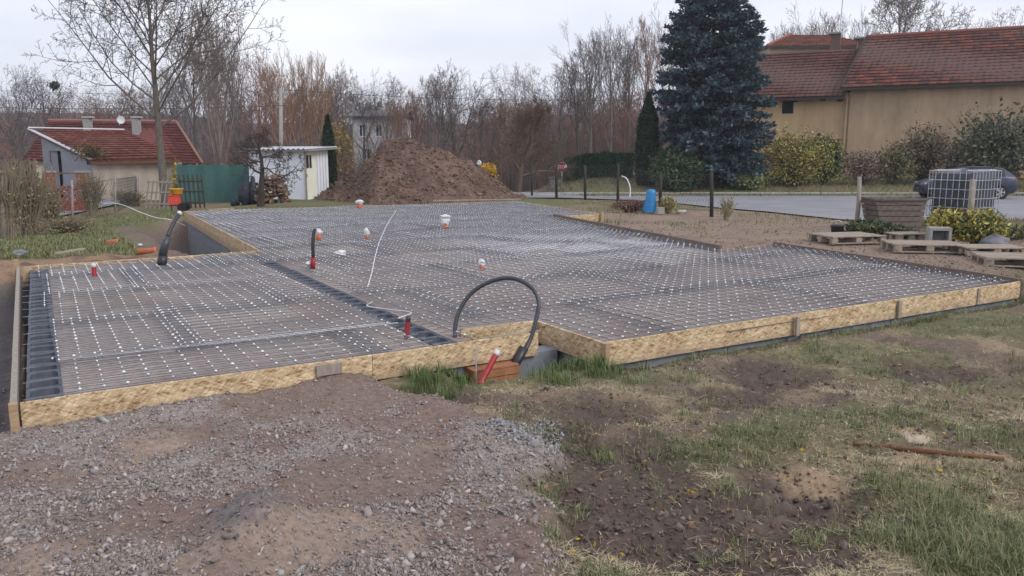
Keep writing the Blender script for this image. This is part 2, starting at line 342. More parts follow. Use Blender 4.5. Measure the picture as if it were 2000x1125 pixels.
# ------------------------------------------------------------------ terrain height and ground cover
gb = [W(*q, -.15) for q in ((1150, 1300), (1120, 1125), (1060, 960), (1075, 870), (990, 815), (850, 765), (745, 742), (700, 730))]
GBY = np.array([p.y for p in gb]); GBX = np.array([p.x for p in gb])
def gravel_mask(x, y):
    xb = np.interp(y, GBY, GBX) + (fbm(x, y, 2.2, 91) - .5) * .5
    return sm(.12, -.15, x - xb) * sm(9.2, 7.6, y)
def ell(x, y, px, py, rx, ry, z=-.2, soft=.5, seed=0):
    c = W(px, py, z); a = W(px + rx, py, z); b = W(px, py - ry, z)
    d = np.hypot((x - c.x) / (a.x - c.x), (y - c.y) / (b.y - c.y)) + (fbm(x, y, 2.5, 50 + seed) - .5) * 1.3
    return sm(1 + soft * .7, 1 - soft * .7, d)
MUD = [(1150, 800, 130, 26), (1510, 730, 140, 26), (1560, 1000, 190, 62), (1270, 990, 170, 110), (1230, 880, 90, 20), (1430, 770, 90, 14), (1840, 720, 120, 16), (1400, 1090, 330, 60), (880, 760, 60, 18), (1120, 860, 60, 40)]
MUDX = [(1560, 1000, 170, 55), (1270, 1000, 160, 110), (1150, 800, 120, 22), (1510, 730, 120, 22)]
GRASS = [(1080, 735, 120, 20), (850, 735, 90, 26), (1360, 890, 130, 34), (1870, 1050, 190, 90), (1250, 735, 120, 16), (1530, 820, 60, 20), (1660, 950, 70, 26), (1900, 620, 150, 30), (1480, 850, 80, 24), (1700, 690, 160, 26), (1820, 830, 190, 30), (1300, 1000, 40, 30), (1720, 1080, 70, 40), (1610, 640, 80, 14)]
SAND = [(1590, 935, 75, 26), (1780, 850, 45, 18), (1850, 905, 180, 18)]
def mask_list(x, y, lst, s0):
    r = np.zeros(np.shape(x))
    for k, e in enumerate(lst): r = np.maximum(r, ell(x, y, *e, seed=s0 + 3 * k))
    return r
def smooth_h(x, y):
    x = np.asarray(x, float); y = np.asarray(y, float)
    z = np.full(np.broadcast(x, y).shape, -.22)
    bx = sm(.5, 5, x)
    z = z + bx * sm(34.7, 40, y) * .62 + bx * sm(40, 45, y) * .15 - (1 - bx) * sm(36, 85, y) * 2.4
    z = z - .28 * sm(-8, -14, x) * sm(10, 22, y)
    z = z + sm(140, 330, y) * (13 + 9 * fbm(x, y * .3, .012, 71, 4)) + sm(-60, -160, x) * sm(60, 160, y) * 4
    u = (x - A0[0]) * UX[0] + (y - A0[1]) * UX[1]; v = (x - A0[0]) * VX[0] + (y - A0[1]) * VX[1]
    z = z + .15 * sm(9.5, 11.3, u) * sm(-.4, 1.2, v) * sm(22, 18.5, y) * sm(45, 30, x)
    z = z + .14 * sm(8.8, 10.5, x) * sm(22, 18.5, y) * sm(10, 13, y)
    z = z + .10 * sm(4.6, 2.8, y)
    return z
MOUND = W(500, 1040, -.1)
PIT = W(1040, 712, -.36)
HOLE = S(3.9, .25)
def terrain(x, y, fine=True):
    z = smooth_h(x, y); x = np.asarray(x, float); y = np.asarray(y, float)
    g = gravel_mask(x, y); near = sm(11, 8.5, y) * sm(9, 7, np.abs(x - 1))
    z = z + .075 * g
    z = z + (fbm(x, y, .45, 3, 3) - .5) * .12 * sm(60, 20, y) * (1 - .85 * sm(2, 5, x) * sm(16, 20, y))
    z = z + near * (fbm(x, y, 1.6, 11, 4) - .5) * .15 * (1 - .45 * g)
    md = mask_list(x, y, MUD, 0) * (1 - g); z = z - near * md * .05
    z = z + near * (fbm(x, y, 7, 21, 3) - .5) * (.055 + .03 * md)
    if fine: z = z + near * (fbm(x, y, 22, 31, 2) - .5) * (.022 + .03 * md)
    # tyre cleat marks pressed in the mud
    tr = ell(x, y, 1590, 1000, 170, 62, seed=9) * (1 - g); q = (x * .35 + y * .93)
    f_ = (q * 6.2 + fbm(x, y, 2.2, 5) * 1.3) % 1.0; z = z + near * tr * (.075 * np.clip(1 - np.abs(f_ - .5) * 3.2, 0, 1) * sm(.3, .55, fbm(x * 1.0, y * .4, 2.6, 15)) - .02)
    z = z + .17 * np.exp(-(((x - MOUND.x) / .17) ** 2 + ((y - MOUND.y) / .3) ** 2)) * (1 + .5 * (fbm(x, y, 9, 77) - .5))
    z = z + .07 * np.exp(-(((x - W(640, 735, -.15).x) / .35) ** 2 + ((y - W(640, 735, -.15).y) / .22) ** 2))
    d = polydist(x, y, POLYXY); ins = inpoly(x, y, POLYXY)
    u = (x - A0[0]) * UX[0] + (y - A0[1]) * UX[1]; v = (x - A0[0]) * VX[0] + (y - A0[1]) * VX[1]
    z = z - .26 * np.exp(-((u - 3.75) / .62) ** 4 - ((v + .12) / .36) ** 4)                            # pit below the notch
    z = z - .28 * sm(-.02, -.16, u) * sm(-1.4, -.8, u) * sm(-.1, .5, v) * sm(7.6, 7.0, v)            # trench on the left
    z = z + (.08 + .22 * (fbm(x, y, 3.1, 881, 4) - .42)) * sm(7.6, 7.95, v) * sm(10.2, 9.2, v) * sm(-2, -.4, u) * sm(3.0, 2.2, u)               # bank behind the left bay
    z = z - 1.0 * sm(2.15, 2.85, u + .12 * np.sin(v * 1.3)) * sm(8.1, 8.7, v) * sm(19.2, 18.2, v) * sm(4.3, 4.0, u)          # trench along the long left board
    z = np.where(ins, np.minimum(z, -.40 - .25 * sm(.0, .1, d)), np.where(d < .22, np.minimum(z, -.09), z)); z = np.where((u > 4.25) & (v < -.5) & (d < .5) & ~ins, np.minimum(z, -.275 + .09 * (fbm(x, y, 2.3, 871, 4) - .45) + .10 * sm(.1, .5, d)), z)
    hole = sm(.62, .45, np.abs(u - 3.95) ) * sm(.36, .24, np.abs(v - .22)); z = np.where(hole > 0, np.minimum(z, -.08 - .35 * hole), z)
    return z
def hz(x, y): return float(terrain(np.array([x]), np.array([y]))[0])
def lerp(a, b, t): return a * (1 - t[..., None]) + np.array(b) * t[..., None]
def ground_col(x, y):
    g = gravel_mask(x, y); n1 = fbm(x, y, .5, 41); n2 = fbm(x, y, 1.9, 43); n3 = fbm(x, y, 8, 47, 3)
    c = np.zeros(x.shape + (3,)) + np.array([.18, .135, .105])                       # thin grass over earth
    c = lerp(c, [.33, .255, .165], np.clip(sm(.42, .62, n2) * (.35 + .9 * sm(.42, .6, fbm(x, y, 5.5, 65))), 0, 1) * .85); c = lerp(c, [.12, .09, .08], sm(.52, .66, fbm(x, y, 3.4, 63)) * .75)                                  # straw
    c = lerp(c, [.165, .16, .08], sm(.48, .62, fbm(x, y, 1.1, 61)) * .55)             # green
    c = lerp(c, [.17, .122, .102], sm(.54, .7, n1) * .7)
    c = lerp(c, [.14, .145, .075], mask_list(x, y, GRASS, 100) * .65)
    c = lerp(c, [.11, .082, .07], mask_list(x, y, MUD, 0) * .85)
    f_ = ((x * .35 + y * .93) * 6.2 + fbm(x, y, 2.2, 5) * 1.3) % 1.0; c = lerp(c, [.20, .155, .13], ell(x, y, 1590, 1000, 170, 62, seed=9) * np.clip(1 - np.abs(f_ - .5) * 3.2, 0, 1) * .7)   # dried crests of the cleat marks
    c = lerp(c, [.42, .30, .195], mask_list(x, y, SAND, 200) * .85)
    gc = np.zeros(x.shape + (3,)) + np.array([.33, .283, .262])
    gc = lerp(gc, [.215, .15, .118], sm(.6, .42, fbm(x, y, 1.7, 701)) * .8); gc = lerp(gc, [.24, .17, .145], sm(.5, .64, n2)); gc = lerp(gc, [.36, .275, .22], sm(.52, .66, fbm(x, y, 1.3, 83)) * .8)
    gc = lerp(gc, [.21, .18, .175], sm(.35, .75, np.exp(-(((x - MOUND.x + .04) / .2) ** 2 + ((y - MOUND.y - .02) / .36) ** 2))))
    c = lerp(c, gc[0] if gc.ndim == 1 else [0, 0, 0], np.zeros(x.shape)); c = c * (1 - g[..., None]) + gc * g[..., None]
    far = sm(8.5, 11, y)
    gr = np.zeros(x.shape + (3,)) + np.array([.13, .14, .06]); gr = lerp(gr, [.21, .165, .10], sm(.42, .62, n1)); gr = lerp(gr, [.15, .11, .085], sm(.5, .7, n2) * .6)
    u = (x - A0[0]) * UX[0] + (y - A0[1]) * UX[1]; v = (x - A0[0]) * VX[0] + (y - A0[1]) * VX[1]
    soil = sm(8.6, 9.4, u) * sm(-.2, .9, v) * sm(28, 25, y) * sm(14, 9.5, x + .2 * (y - 14)) * (n3 * .5 + .75)      # bare earth right of the slab
    soil = np.maximum(soil, sm(1.2, .3, polydist(x, y, POLYXY)) * .9)
    soil = np.clip(soil, 0, 1)
    gr = gr * (1 - soil[..., None]) + (np.array([.255, .19, .148]) * (.75 + .5 * n2[..., None])) * soil[..., None]
    bk = sm(7.4, 7.7, v) * sm(10.1, 9.2, v) * sm(-2.2, -.6, u) * sm(3.6, 2.8, u); gr = lerp(gr, [.31, .20, .13], bk * .85); gr = lerp(gr, [.17, .11, .085], bk * sm(.48, .62, fbm(x, y, 2.6, 887)))
    gy = sm(1.5, 2.3, u) * sm(8.2, 8.8, v) * sm(19.5, 18.5, v) * sm(4.4, 3.9, u); gr = lerp(gr, [.17, .13, .12], gy * .8)
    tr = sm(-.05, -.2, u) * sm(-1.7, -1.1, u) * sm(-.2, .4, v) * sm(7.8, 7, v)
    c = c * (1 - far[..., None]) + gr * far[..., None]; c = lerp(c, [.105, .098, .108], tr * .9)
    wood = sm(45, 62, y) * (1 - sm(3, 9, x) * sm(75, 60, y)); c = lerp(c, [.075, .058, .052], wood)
    return np.clip(c, .01, 1)
def axis(segs):
    r = []
    for a, b, st in segs: r += list(np.arange(a, b, st))
    return r
def geo(a, b, n): return list(np.sign(a) * np.geomspace(abs(a), abs(b), n))
xs = np.array(geo(-3000, -16.2, 46) + axis([(-16, -12, .16), (-12, -4.6, .1), (-4.6, 6.6, .034), (6.6, 16, .13)]) + geo(16.2, 3000, 46))
ys = np.array(geo(-3000, -3, 14) + axis([(-2.5, 2.2, .3), (2.2, 10.2, .034), (10.2, 24, .1), (24, 31, .16)]) + list(np.geomspace(31.3, 4000, 80)))
GX, GY = np.meshgrid(xs, ys); GZ = terrain(GX, GY)
nx, ny = len(xs), len(ys); idx = np.arange(nx * ny).reshape(ny, nx)
FQ = np.stack([idx[:-1, :-1], idx[:-1, 1:], idx[1:, 1:], idx[1:, :-1]], -1).reshape(-1, 4)
gcol = ground_col(GX, GY)
tag(np_obj('ground', np.stack([GX, GY, GZ], -1).reshape(-1, 3), FQ, gcol.reshape(-1, 3), M['ground'], smooth=True), 'trampled earth, gravel and patchy grass around the building site', 'ground', kind='structure')

def strip(name, near, far, n, m_, mt, off=.03, flat=None):
    near = [Vector(p) for p in near]; far = [Vector(p) for p in far]; mb = MB()
    def samp(L, t):
        d = [0]
        for a, b in zip(L, L[1:]): d.append(d[-1] + (b - a).length)
        q = t * d[-1]
        for i in range(len(L) - 1):
            if q <= d[i + 1] + 1e-9: return L[i].lerp(L[i + 1], (q - d[i]) / max(d[i + 1] - d[i], 1e-9))
        return L[-1]
    vs = []
    for i in range(n + 1):
        a = samp(near, i / n); b = samp(far, i / n)
        for j in range(m_ + 1):
            p = a.lerp(b, j / m_); vs.append(p)
    zz = smooth_h(np.array([p.x for p in vs]), np.array([p.y for p in vs])) + off + .05
    vs = [(p.x, p.y, z if flat is None else flat) for p, z in zip(vs, zz)]
    fs = [(i * (m_ + 1) + j, (i + 1) * (m_ + 1) + j, (i + 1) * (m_ + 1) + j + 1, i * (m_ + 1) + j + 1) for i in range(n) for j in range(m_)]
    mb.add(vs, fs); return mb.build(name, mt, smooth=True)
# road on the right with a kerb on its far side
ROADZ = -.175
RN = [W(*q, ROADZ) for q in ((1000, 385.5), (1100, 386), (1200, 389), (1300, 394), (1400, 405), (1500, 413), (1650, 429), (1800, 432), (2000, 434), (2600, 438))]
RF = [W(x, 381, ROADZ) for x in (1000, 1100, 1200, 1300, 1400, 1500, 1700, 1900, 2100, 2900)]
tag(strip('road', RN, RF, 60, 8, M['asphalt'], flat=ROADZ), kind='structure')
kb = MB()
for a, b in zip(RF, RF[1:]):
    k = max(1, round((b - a).length / 1.0))
    for i in range(k):
        p = a.lerp(b, i / k); q = a.lerp(b, (i + 1) / k); e = (q - p).normalized() * .006
        kb.beam(p + e + Vector((0, .08, .0)), q - e + Vector((0, .08, .0)), .16, .24)
tag(kb.build('kerb', M['kerb']), kind='structure')
tag(strip('lane', [W(x, y, -.45) for x, y in ((-300, 452), (0, 436), (90, 428), (165, 414), (235, 398))], [W(x, y, -.45) for x, y in ((-300, 388), (0, 386), (90, 385), (165, 384), (235, 383))], 24, 8, M['asphalt']), kind='structure')

# ------------------------------------------------------------------ foundation: fill, hollow blocks, base walls
fnd = thing('foundation', 'house foundation of gravel fill between hollow concrete formwork blocks', 'foundation', S(6, 8, -.3))
CH0, CH1 = 3.08, 3.30        # u range of the block line between the two bays
LW = .235                    # block line on the left edge
FILLZ = -.062
def clip_line(P, axis_, val):
    """intervals of the line u=val (axis 0) or v=val (axis 1) inside polygon P"""
    t = []; n = len(P)
    for i in range(n):
        a, b = P[i], P[(i + 1) % n]; x1, x2 = a[axis_], b[axis_]
        if (x1 > val) != (x2 > val): t.append(a[1 - axis_] + (val - x1) / (x2 - x1) * (b[1 - axis_] - a[1 - axis_]))
    t.sort(); return list(zip(t[::2], t[1::2]))
us = np.arange(-.2, P_G[0] + .3, .1); vv = np.arange(-.8, 19.2, .1)
VS, FS, CS = [], [], []; cache = {}
def fv(u, v):
    k = (round(u, 3), round(v, 3))
    if k not in cache:
        cache[k] = len(VS); p = S(u, v); VS.append((p.x, p.y, FILLZ + .022 * (float(fbm(p.x, p.y, 1.3, 301, 3)) - .5))); CS.append((p.x, p.y))
    return cache[k]
vedge = [P_D[1]]
for v0, v1 in zip(vv, vv[1:]):
    for a, b in clip_line(POLY, 1, (v0 + v1) / 2 + 1e-4):
        parts = []
        if v0 < 7.4:
            lo = LW if a < .5 else a
            if a < .5 and b > 3.3: parts = [(LW, CH0), (CH1, b)]
            elif a < .5: parts = [(LW, min(b, CH0))] + ([(CH1, b)] if b > CH1 + .02 else [])
            else: parts = [(a, b)]
        else: parts = [(a, b)]
        for p0, p1 in parts:
            q = [p0] + [x for x in us if p0 + .03 < x < p1 - .03] + [p1]
            for x0, x1 in zip(q, q[1:]): FS.append((fv(x0, v0), fv(x1, v0), fv(x1, v1), fv(x0, v1)))
cx = np.array([c[0] for c in CS]); cy = np.array([c[1] for c in CS])
fc = np.zeros((len(CS), 3)) + np.array([.375, .315, .28]); fc = lerp(fc, [.31, .245, .21], sm(.5, .68, fbm(cx, cy, .9, 311)))
fc = lerp(fc, [.43, .36, .31], sm(.52, .68, fbm(cx, cy, 2.4, 317)) * .7)
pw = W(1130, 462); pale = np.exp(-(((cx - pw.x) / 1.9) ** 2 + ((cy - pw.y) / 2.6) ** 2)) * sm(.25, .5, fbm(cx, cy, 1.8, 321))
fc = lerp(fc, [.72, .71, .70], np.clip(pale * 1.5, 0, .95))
far_grey = sm(13, 20, cy); fc = lerp(fc, [.34, .315, .32], far_grey * .7)  # far fill tinted grey, standing in for steel at a grazing view
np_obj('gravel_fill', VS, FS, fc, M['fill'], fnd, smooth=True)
# one hollow block, two cells; shared mesh
def block_mesh(Lb=.5, Wb=.225, Hb=.24):
    mb = MB(); n = 20; e = .003
    for x0, x1 in ((e, Lb / 2), (Lb / 2, Lb - e)):
        cx_, cy_, hx, hy = (x0 + x1) / 2, Wb / 2, (x1 - x0) / 2, Wb / 2; o_, i0, i1 = [], [], []
        for k in range(n):
            a = 2 * math.pi * (k + .5) / n; c_, s_ = math.cos(a), math.sin(a); f = 1 / max(abs(c_) / hx, abs(s_) / hy)
            q = 1 / ((abs(c_) / (hx - .012)) ** 4 + (abs(s_) / (hy - .02)) ** 4) ** .25
            o_.append((cx_ + c_ * f, cy_ + s_ * f, 0)); i0.append((cx_ + c_ * q, cy_ + s_ * q, -.012)); i1.append((cx_ + c_ * q * .93, cy_ + s_ * q * .93, -Hb))
        b_ = [(p[0], p[1], -Hb) for p in o_]
        mb.add(o_ + i0 + i1 + b_, [(r * n + k, r * n + (k + 1) % n, (r + 1) * n + (k + 1) % n, (r + 1) * n + k) for r in range(2) for k in range(n)] + [(k, 3 * n + k, 3 * n + (k + 1) % n, (k + 1) % n) for k in range(n)])
    return mb.mesh('hollow_block', M['block'])
bmesh_ = block_mesh()
def put_block(u, v, dz=0):
    o = bpy.data.objects.new('hollow_block', bmesh_); COL.objects.link(o); o.parent = fnd
    o.location = S(u, v, -.05 + dz + random.uniform(-.006, .006)) - ORG[fnd.name]; o.rotation_euler = (0, 0, AX + math.pi / 2 + random.uniform(-.012, .012))
for k in range(15): put_block(LW - .004, .03 + k * .5)
for k in range(15): put_block(CH1 - .002 + .012, .03 + k * .5 + (0 if k else .0))
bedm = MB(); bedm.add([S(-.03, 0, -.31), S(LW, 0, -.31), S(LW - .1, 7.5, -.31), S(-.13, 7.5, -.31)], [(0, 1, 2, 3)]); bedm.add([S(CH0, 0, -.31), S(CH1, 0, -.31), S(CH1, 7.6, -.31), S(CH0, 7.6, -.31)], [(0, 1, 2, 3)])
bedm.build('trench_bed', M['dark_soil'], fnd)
# base wall under the boards (concrete blocks laid end to end)
def wall_blocks(a, b, z1, z0, inset=.03):
    a = Vector(a); b = Vector(b); L_ = (b - a).length; t = (b - a) / L_; nrm = Vector((-t.y, t.x)); k = max(1, round(L_ / .5))
    for i in range(k):
        mb = MB(); p = a + t * (L_ * i / k + .004); q = a + t * (L_ * (i + 1) / k - .004); off = nrm * (inset + .1 + random.uniform(-.004, .004))
        mb.beam((*(p + off), (z0 + z1) / 2), (*(q + off), (z0 + z1) / 2), .2, z1 - z0); mb.build('wall_block', M['wallblock'], fnd)
def s2(q): return S(*q).to_2d()
for a, b in (((.02, 0), (4.28, 0)), (P_C, P_D), (P_D, P_E1)): wall_blocks(s2(a), s2(b), -.2, -.6)
wall_blocks(s2((4.31, .4)), s2((4.31, -.6)), -.2, -.6)
wall_blocks(s2(P_H), s2(P_I), -.27, -.62); wall_blocks(s2(P_H), s2(P_I), -.63, -.94); wall_blocks(s2(P_H), s2(P_I), -.95, -1.4)

# ------------------------------------------------------------------ formwork boards and posts
fw = thing('formwork', 'OSB board shuttering with timber posts around the foundation', 'formwork', S(5, -.6, -.22))
def board(a, b, z1, z0, th=.022, name='osb_board', mt='osb', lab=None, za=0, zb=0):
    """board with its local x along its length and z up; stands on the outer side (right of a->b)"""
    a = Vector(a); b = Vector(b); L_ = (b - a).length; t = (b - a) / L_
    mb = MB(); n = max(1, int(L_ / .4)); vs = []; fs = []
    for i in range(n + 1):
        x = L_ * i / n; wob = random.uniform(-.004, .004) if 0 < i < n else 0; zt = za + (zb - za) * i / n
        for y in (-th, 0):
            for z in (z0, z1 + wob + zt): vs.append((x, y + wob * .6, z))
    for i in range(n):
        c = 4 * i; d = c + 4
        fs += [(c, d, d + 1, c + 1), (c + 2, c + 3, d + 3, d + 2), (c + 1, d + 1, d + 3, c + 3), (c, c + 2, d + 2, d)]
    fs += [(0, 1, 3, 2), (4 * n, 4 * n + 2, 4 * n + 3, 4 * n + 1)]
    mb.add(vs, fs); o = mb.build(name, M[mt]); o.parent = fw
    o.location = Vector((a.x, a.y, 0)) - ORG[fw.name]; o.rotation_euler = (0, 0, math.atan2(t.y, t.x))
    if lab: o['label'] = lab
    return o
def edge_boards(a, b, cuts, z1, z0, **k):
    a = Vector(s2(a)); b = Vector(s2(b)); c = [0] + cuts + [1]; e = .0025 / (b - a).length
    for x, y in zip(c, c[1:]): board(a.lerp(b, x + e), a.lerp(b, y - e), z1, z0, **k)
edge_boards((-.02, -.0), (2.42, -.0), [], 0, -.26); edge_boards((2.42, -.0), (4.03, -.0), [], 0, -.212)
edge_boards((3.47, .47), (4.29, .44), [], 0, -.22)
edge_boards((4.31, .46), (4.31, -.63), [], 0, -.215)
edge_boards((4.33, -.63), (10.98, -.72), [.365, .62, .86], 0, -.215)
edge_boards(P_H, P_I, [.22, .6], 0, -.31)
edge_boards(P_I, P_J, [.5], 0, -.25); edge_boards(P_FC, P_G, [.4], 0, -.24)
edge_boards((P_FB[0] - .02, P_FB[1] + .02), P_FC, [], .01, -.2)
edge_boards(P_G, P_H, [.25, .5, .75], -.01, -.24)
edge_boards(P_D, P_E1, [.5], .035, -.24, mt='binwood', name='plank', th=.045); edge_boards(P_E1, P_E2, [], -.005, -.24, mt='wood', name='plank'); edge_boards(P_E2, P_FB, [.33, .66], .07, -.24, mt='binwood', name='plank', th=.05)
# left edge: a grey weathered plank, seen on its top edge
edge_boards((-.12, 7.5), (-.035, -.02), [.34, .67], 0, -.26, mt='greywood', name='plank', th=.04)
def post(u, v, sx, sy, z1, z0, mt='wood', off=(0, 0)):
    mb = MB(); p = S(u, v); mb.box((p.x, p.y, (z0 + z1) / 2), (sx, sy, z1 - z0), AX); return mb.build('post', M[mt], fw)
post(-.055, -.05, .05, .06, .012, -.3); post(4.285, -.685, .045, .075, .006, -.26); post(11.02, -.76, .05, .07, .03, -.3, 'palewood'); post(4.275, .405, .035, .06, -.005, -.24)
post(P_FC[0] + .05, P_FC[1] - .06, .10, .08, .05, -.3); post(-.16, 7.6, .07, .05, .10, -.4); post(P_I[0] - .05, P_I[1] - .05, .06, .05, .02, -.3)
p = S(2.05, -.045); mb = MB(); mb.box((p.x, p.y, -.06), (.2, .022, .085), AX); mb.build('cleat', M['greywood'], fw)
for u in (6.71, 8.42, 10.02):
    p = S(u, -.73); mb = MB(); mb.box((p.x, p.y, -.11), (.05, .024, .2), AX); mb.build('cleat', M['palewood'], fw)
# thin lath laid along the notch
mb = MB(); mb.beam(S(3.45, .012, .006), S(4.06, .012, .006), .02, .012); mb.build('lath', M['palewood'], fw)

# ------------------------------------------------------------------ reinforcing mesh: overlapping sheets
rb = thing('rebar_mesh', 'welded steel reinforcing mesh laid in overlapping sheets over the fill', 'steel mesh', S(6, 8, -.03))
SP_ = .15
MPOLY = [(.2, 0)] + POLY[1:-1] + [(.1, 7.5)]
def sheet(u0, u1, v0, v1, lift, k):
    ou, ov = random.uniform(-.04, .04), random.uniform(-.04, .04); r = .0042; mb = MB(); nodes = []
    sk = random.uniform(-.006, .006)
    def P(u, v, z): return S(u + sk * (v - v0), v - sk * (u - u0), z + .012 * math.sin(u * 2.1 + k) * math.sin(v * 1.7 + k))
    vl = np.arange(v0 + ov + .05, v1, SP_); ul = np.arange(u0 + ou + .05, u1, SP_)
    def spans(ax, val, lo, hi):
        for a, b in clip_line(MPOLY, ax, val):
            a = max(a + .03, lo); b = min(b - .03, hi)
            if b - a <= .06: continue
            if ax == 1 and val < 6.2 and a < CH0 and b > CH1: yield a, CH0 - .02; yield CH1 + .02, b          # left open over the block line
            elif ax == 0 and CH0 - .02 < val < CH1 + .02 and a < 6.2:
                if b > 6.3: yield 6.2, b
            else: yield a, b
    def bar(pts): mb.tube(pts, r, 4, cap=False)
    for v in vl:
        for a, b in spans(1, v, u0, u1):
            n = max(1, int((b - a) / .6)); bar([P(a + (b - a) * i / n, v, -.012 + lift) for i in range(n + 1)])
        for a, b in spans(1, v + SP_ / 2, u0, u1):
            n = max(1, int((b - a) / 1.0)); bar([P(a + (b - a) * i / n, v + SP_ / 2, -.046 + lift) for i in range(n + 1)])
    for u in ul:
        for a, b in spans(0, u, v0, v1):
            n = max(1, int((b - a) / .6)); bar([P(u, a + (b - a) * i / n, -.0035 + lift) for i in range(n + 1)])
            nodes += [P(u, v, .002 + lift) for v in vl if a < v < b]
    if not mb.v: return
    o = mb.build('mesh_sheet', M['steel'], rb)
    if nodes:
        c = np.array([tuple(p) for p in nodes]); n = len(c); rr = rng.uniform(.0065, .0135, (n, 1, 1))
        oct_ = np.array([(1, 0, 0), (0, 1, 0), (-1, 0, 0), (0, -1, 0), (0, 0, .8), (0, 0, -.8)])[None]
        a = rng.uniform(0, 6.3, n); ca, sa = np.cos(a)[:, None], np.sin(a)[:, None]; st = rng.uniform(1, 1.5, (n, 1))
        q = np.stack([oct_[..., 0] * st * ca - oct_[..., 1] * sa, oct_[..., 0] * st * sa + oct_[..., 1] * ca, np.broadcast_to(oct_[..., 2], (n, 6))], -1)
        keep = rng.random(n) < .94
        V = (c[:, None, :] + q * rr)[keep].reshape(-1, 3); n = int(keep.sum())
        f = np.array([(0, 1, 4), (1, 2, 4), (2, 3, 4), (3, 0, 4), (1, 0, 5), (2, 1, 5), (3, 2, 5), (0, 3, 5)])
        ob = np_obj('weld_nodes', V, (f[None] + 6 * np.arange(n)[:, None, None]).reshape(-1, 3), np.ones((len(V), 3)), M['node'], o)
        ob['kind'] = 'stuff'
k = 0; v0 = -.8; row = 0
while v0 < 19:
    u0 = -.35 - (row % 2) * 1.3
    while u0 < 15.5:
        lift = [0, .009, .004, .012][(row * 2 + int(u0)) % 4]
        sheet(u0, u0 + 3.0, v0, v0 + 2.0, lift, k); k += 1; u0 += 2.74
    v0 += 1.78; row += 1
# loose straight bars
for k, (a, b) in enumerate((((.25, 1.05), (3.0, 1.0)), ((.3, 1.0), (3.05, .94)), ((.35, 4.6), (2.9, 4.7)), ((3.5, 3.3), (6.9, 3.9)), ((2.6, 7.1), (2.95, .9)), ((3.4, 7.2), (3.36, 1.2)))):
    mb = MB(); mb.tube([S(*a, .022), S((a[0] + b[0]) / 2, (a[1] + b[1]) / 2, .02), S(*b, .022)], .004, 5); mb.build('loose_bar', M['steel'], rb)
mb = MB()
for k in range(16): # stirrups over the left block line
    v = .1 + k * .46; mb.tube([S(.0 - .013 * v, v, -.015), S(.3, v + random.uniform(-.02, .02), -.008)], .004, 4)
mb.build('stirrups', M['steel'], rb)['kind'] = 'stuff'

# ------------------------------------------------------------------ pipes and hoses on the slab
def bezier(pts, n=24):
    """Catmull-Rom through pts"""
    P = [V3(p) for p in pts]; P = [P[0] * 2 - P[1]] + P + [P[-1] * 2 - P[-2]]; r = []
    for i in range(1, len(P) - 2):
        for k in range(n):
            t = k / n; a, b, c, d = P[i - 1], P[i], P[i + 1], P[i + 2]
            r.append(.5 * ((2 * b) + (c - a) * t + (2 * a - 5 * b + 4 * c - d) * t * t + (3 * b - a - 3 * c + d) * t ** 3))
    r.append(P[-2]); return r
# loop of black water pipe rising from the pit and diving into the notch
q = [D(1002, 722, 6.85), D(1022, 690, 6.9), D(1036, 662, 6.97), D(1046, 628, 7.03), D(1052, 590, 7.1), D(1040, 564, 7.15), D(1014, 547, 7.2), D(985, 543, 7.23), D(950, 553, 7.25), D(920, 573, 7.25), D(899, 603, 7.2), D(890, 632, 7.15), D(888, 668, 7.1)]
t = thing('water_pipe', 'black flexible water pipe standing in a large loop at the board notch', 'pipe', q[0])
mb = MB(); mb.tube(bezier(q, 8), .0205, 10); mb.build('hose', M['greyhose'], t, smooth=True)
mb = MB(); mb.tube([D(998, 728, 6.84), D(1008, 708, 6.86), D(1024, 679, 6.9)], .043, 12); mb.build('sleeve', M['black'], t, smooth=True)
b = S(3.5, -.2); b.z = hz(b.x, b.y); t = thing('clay_block', 'orange hollow clay block lying in the pit behind the leaning red conduit', 'block', b); mb = MB()
for k in range(3): p = S(3.52, -.13, b.z + .035 + .07 * k); mb.box(p, (.46, .03, .062), AX)
for k in range(6): p = S(3.31 + .085 * k, -.05, b.z + .105); mb.box(p, (.014, .14, .2), AX)
mb.box(S(3.52, .03, b.z + .105), (.46, .02, .21), AX); mb.box(S(3.52, -.05, b.z + .218), (.46, .18, .015), AX); mb.build('shell', M['clay'], t)
# left duct with black hose and white cap
b0 = W(316, 519, -.02); Yb = b0.y
t = thing('service_duct', 'dark grey duct with a leaning black hose and white cap behind the left bay', 'pipe', b0)
mb = MB(); mb.tube([b0, D(318, 500, Yb + .03)], .07, 14); mb.build('socket', M['black'], t, smooth=True)
mb = MB(); mb.tube([D(317, 502, Yb + .03), D(322, 478, Yb + .06), D(328, 462, Yb + .1)], [.062, .058, .05], 14); mb.build('sleeve', M['greyhose'], t, smooth=True)
mb = MB(); mb.tube(bezier([D(327, 462, Yb + .1), D(334, 445, Yb + .2), D(342, 430, Yb + .3), D(350, 417, Yb + .4)], 6), .03, 8); mb.build('hose', M['black'], t, smooth=True)
mb = MB(); mb.lathe(D(350.5, 415.5, Yb + .4), [(0, -.035), (.032, -.03), (.036, 0), (.022, .025), (0, .032)], 10); mb.build('cap', M['whiteplastic'], t, smooth=True)
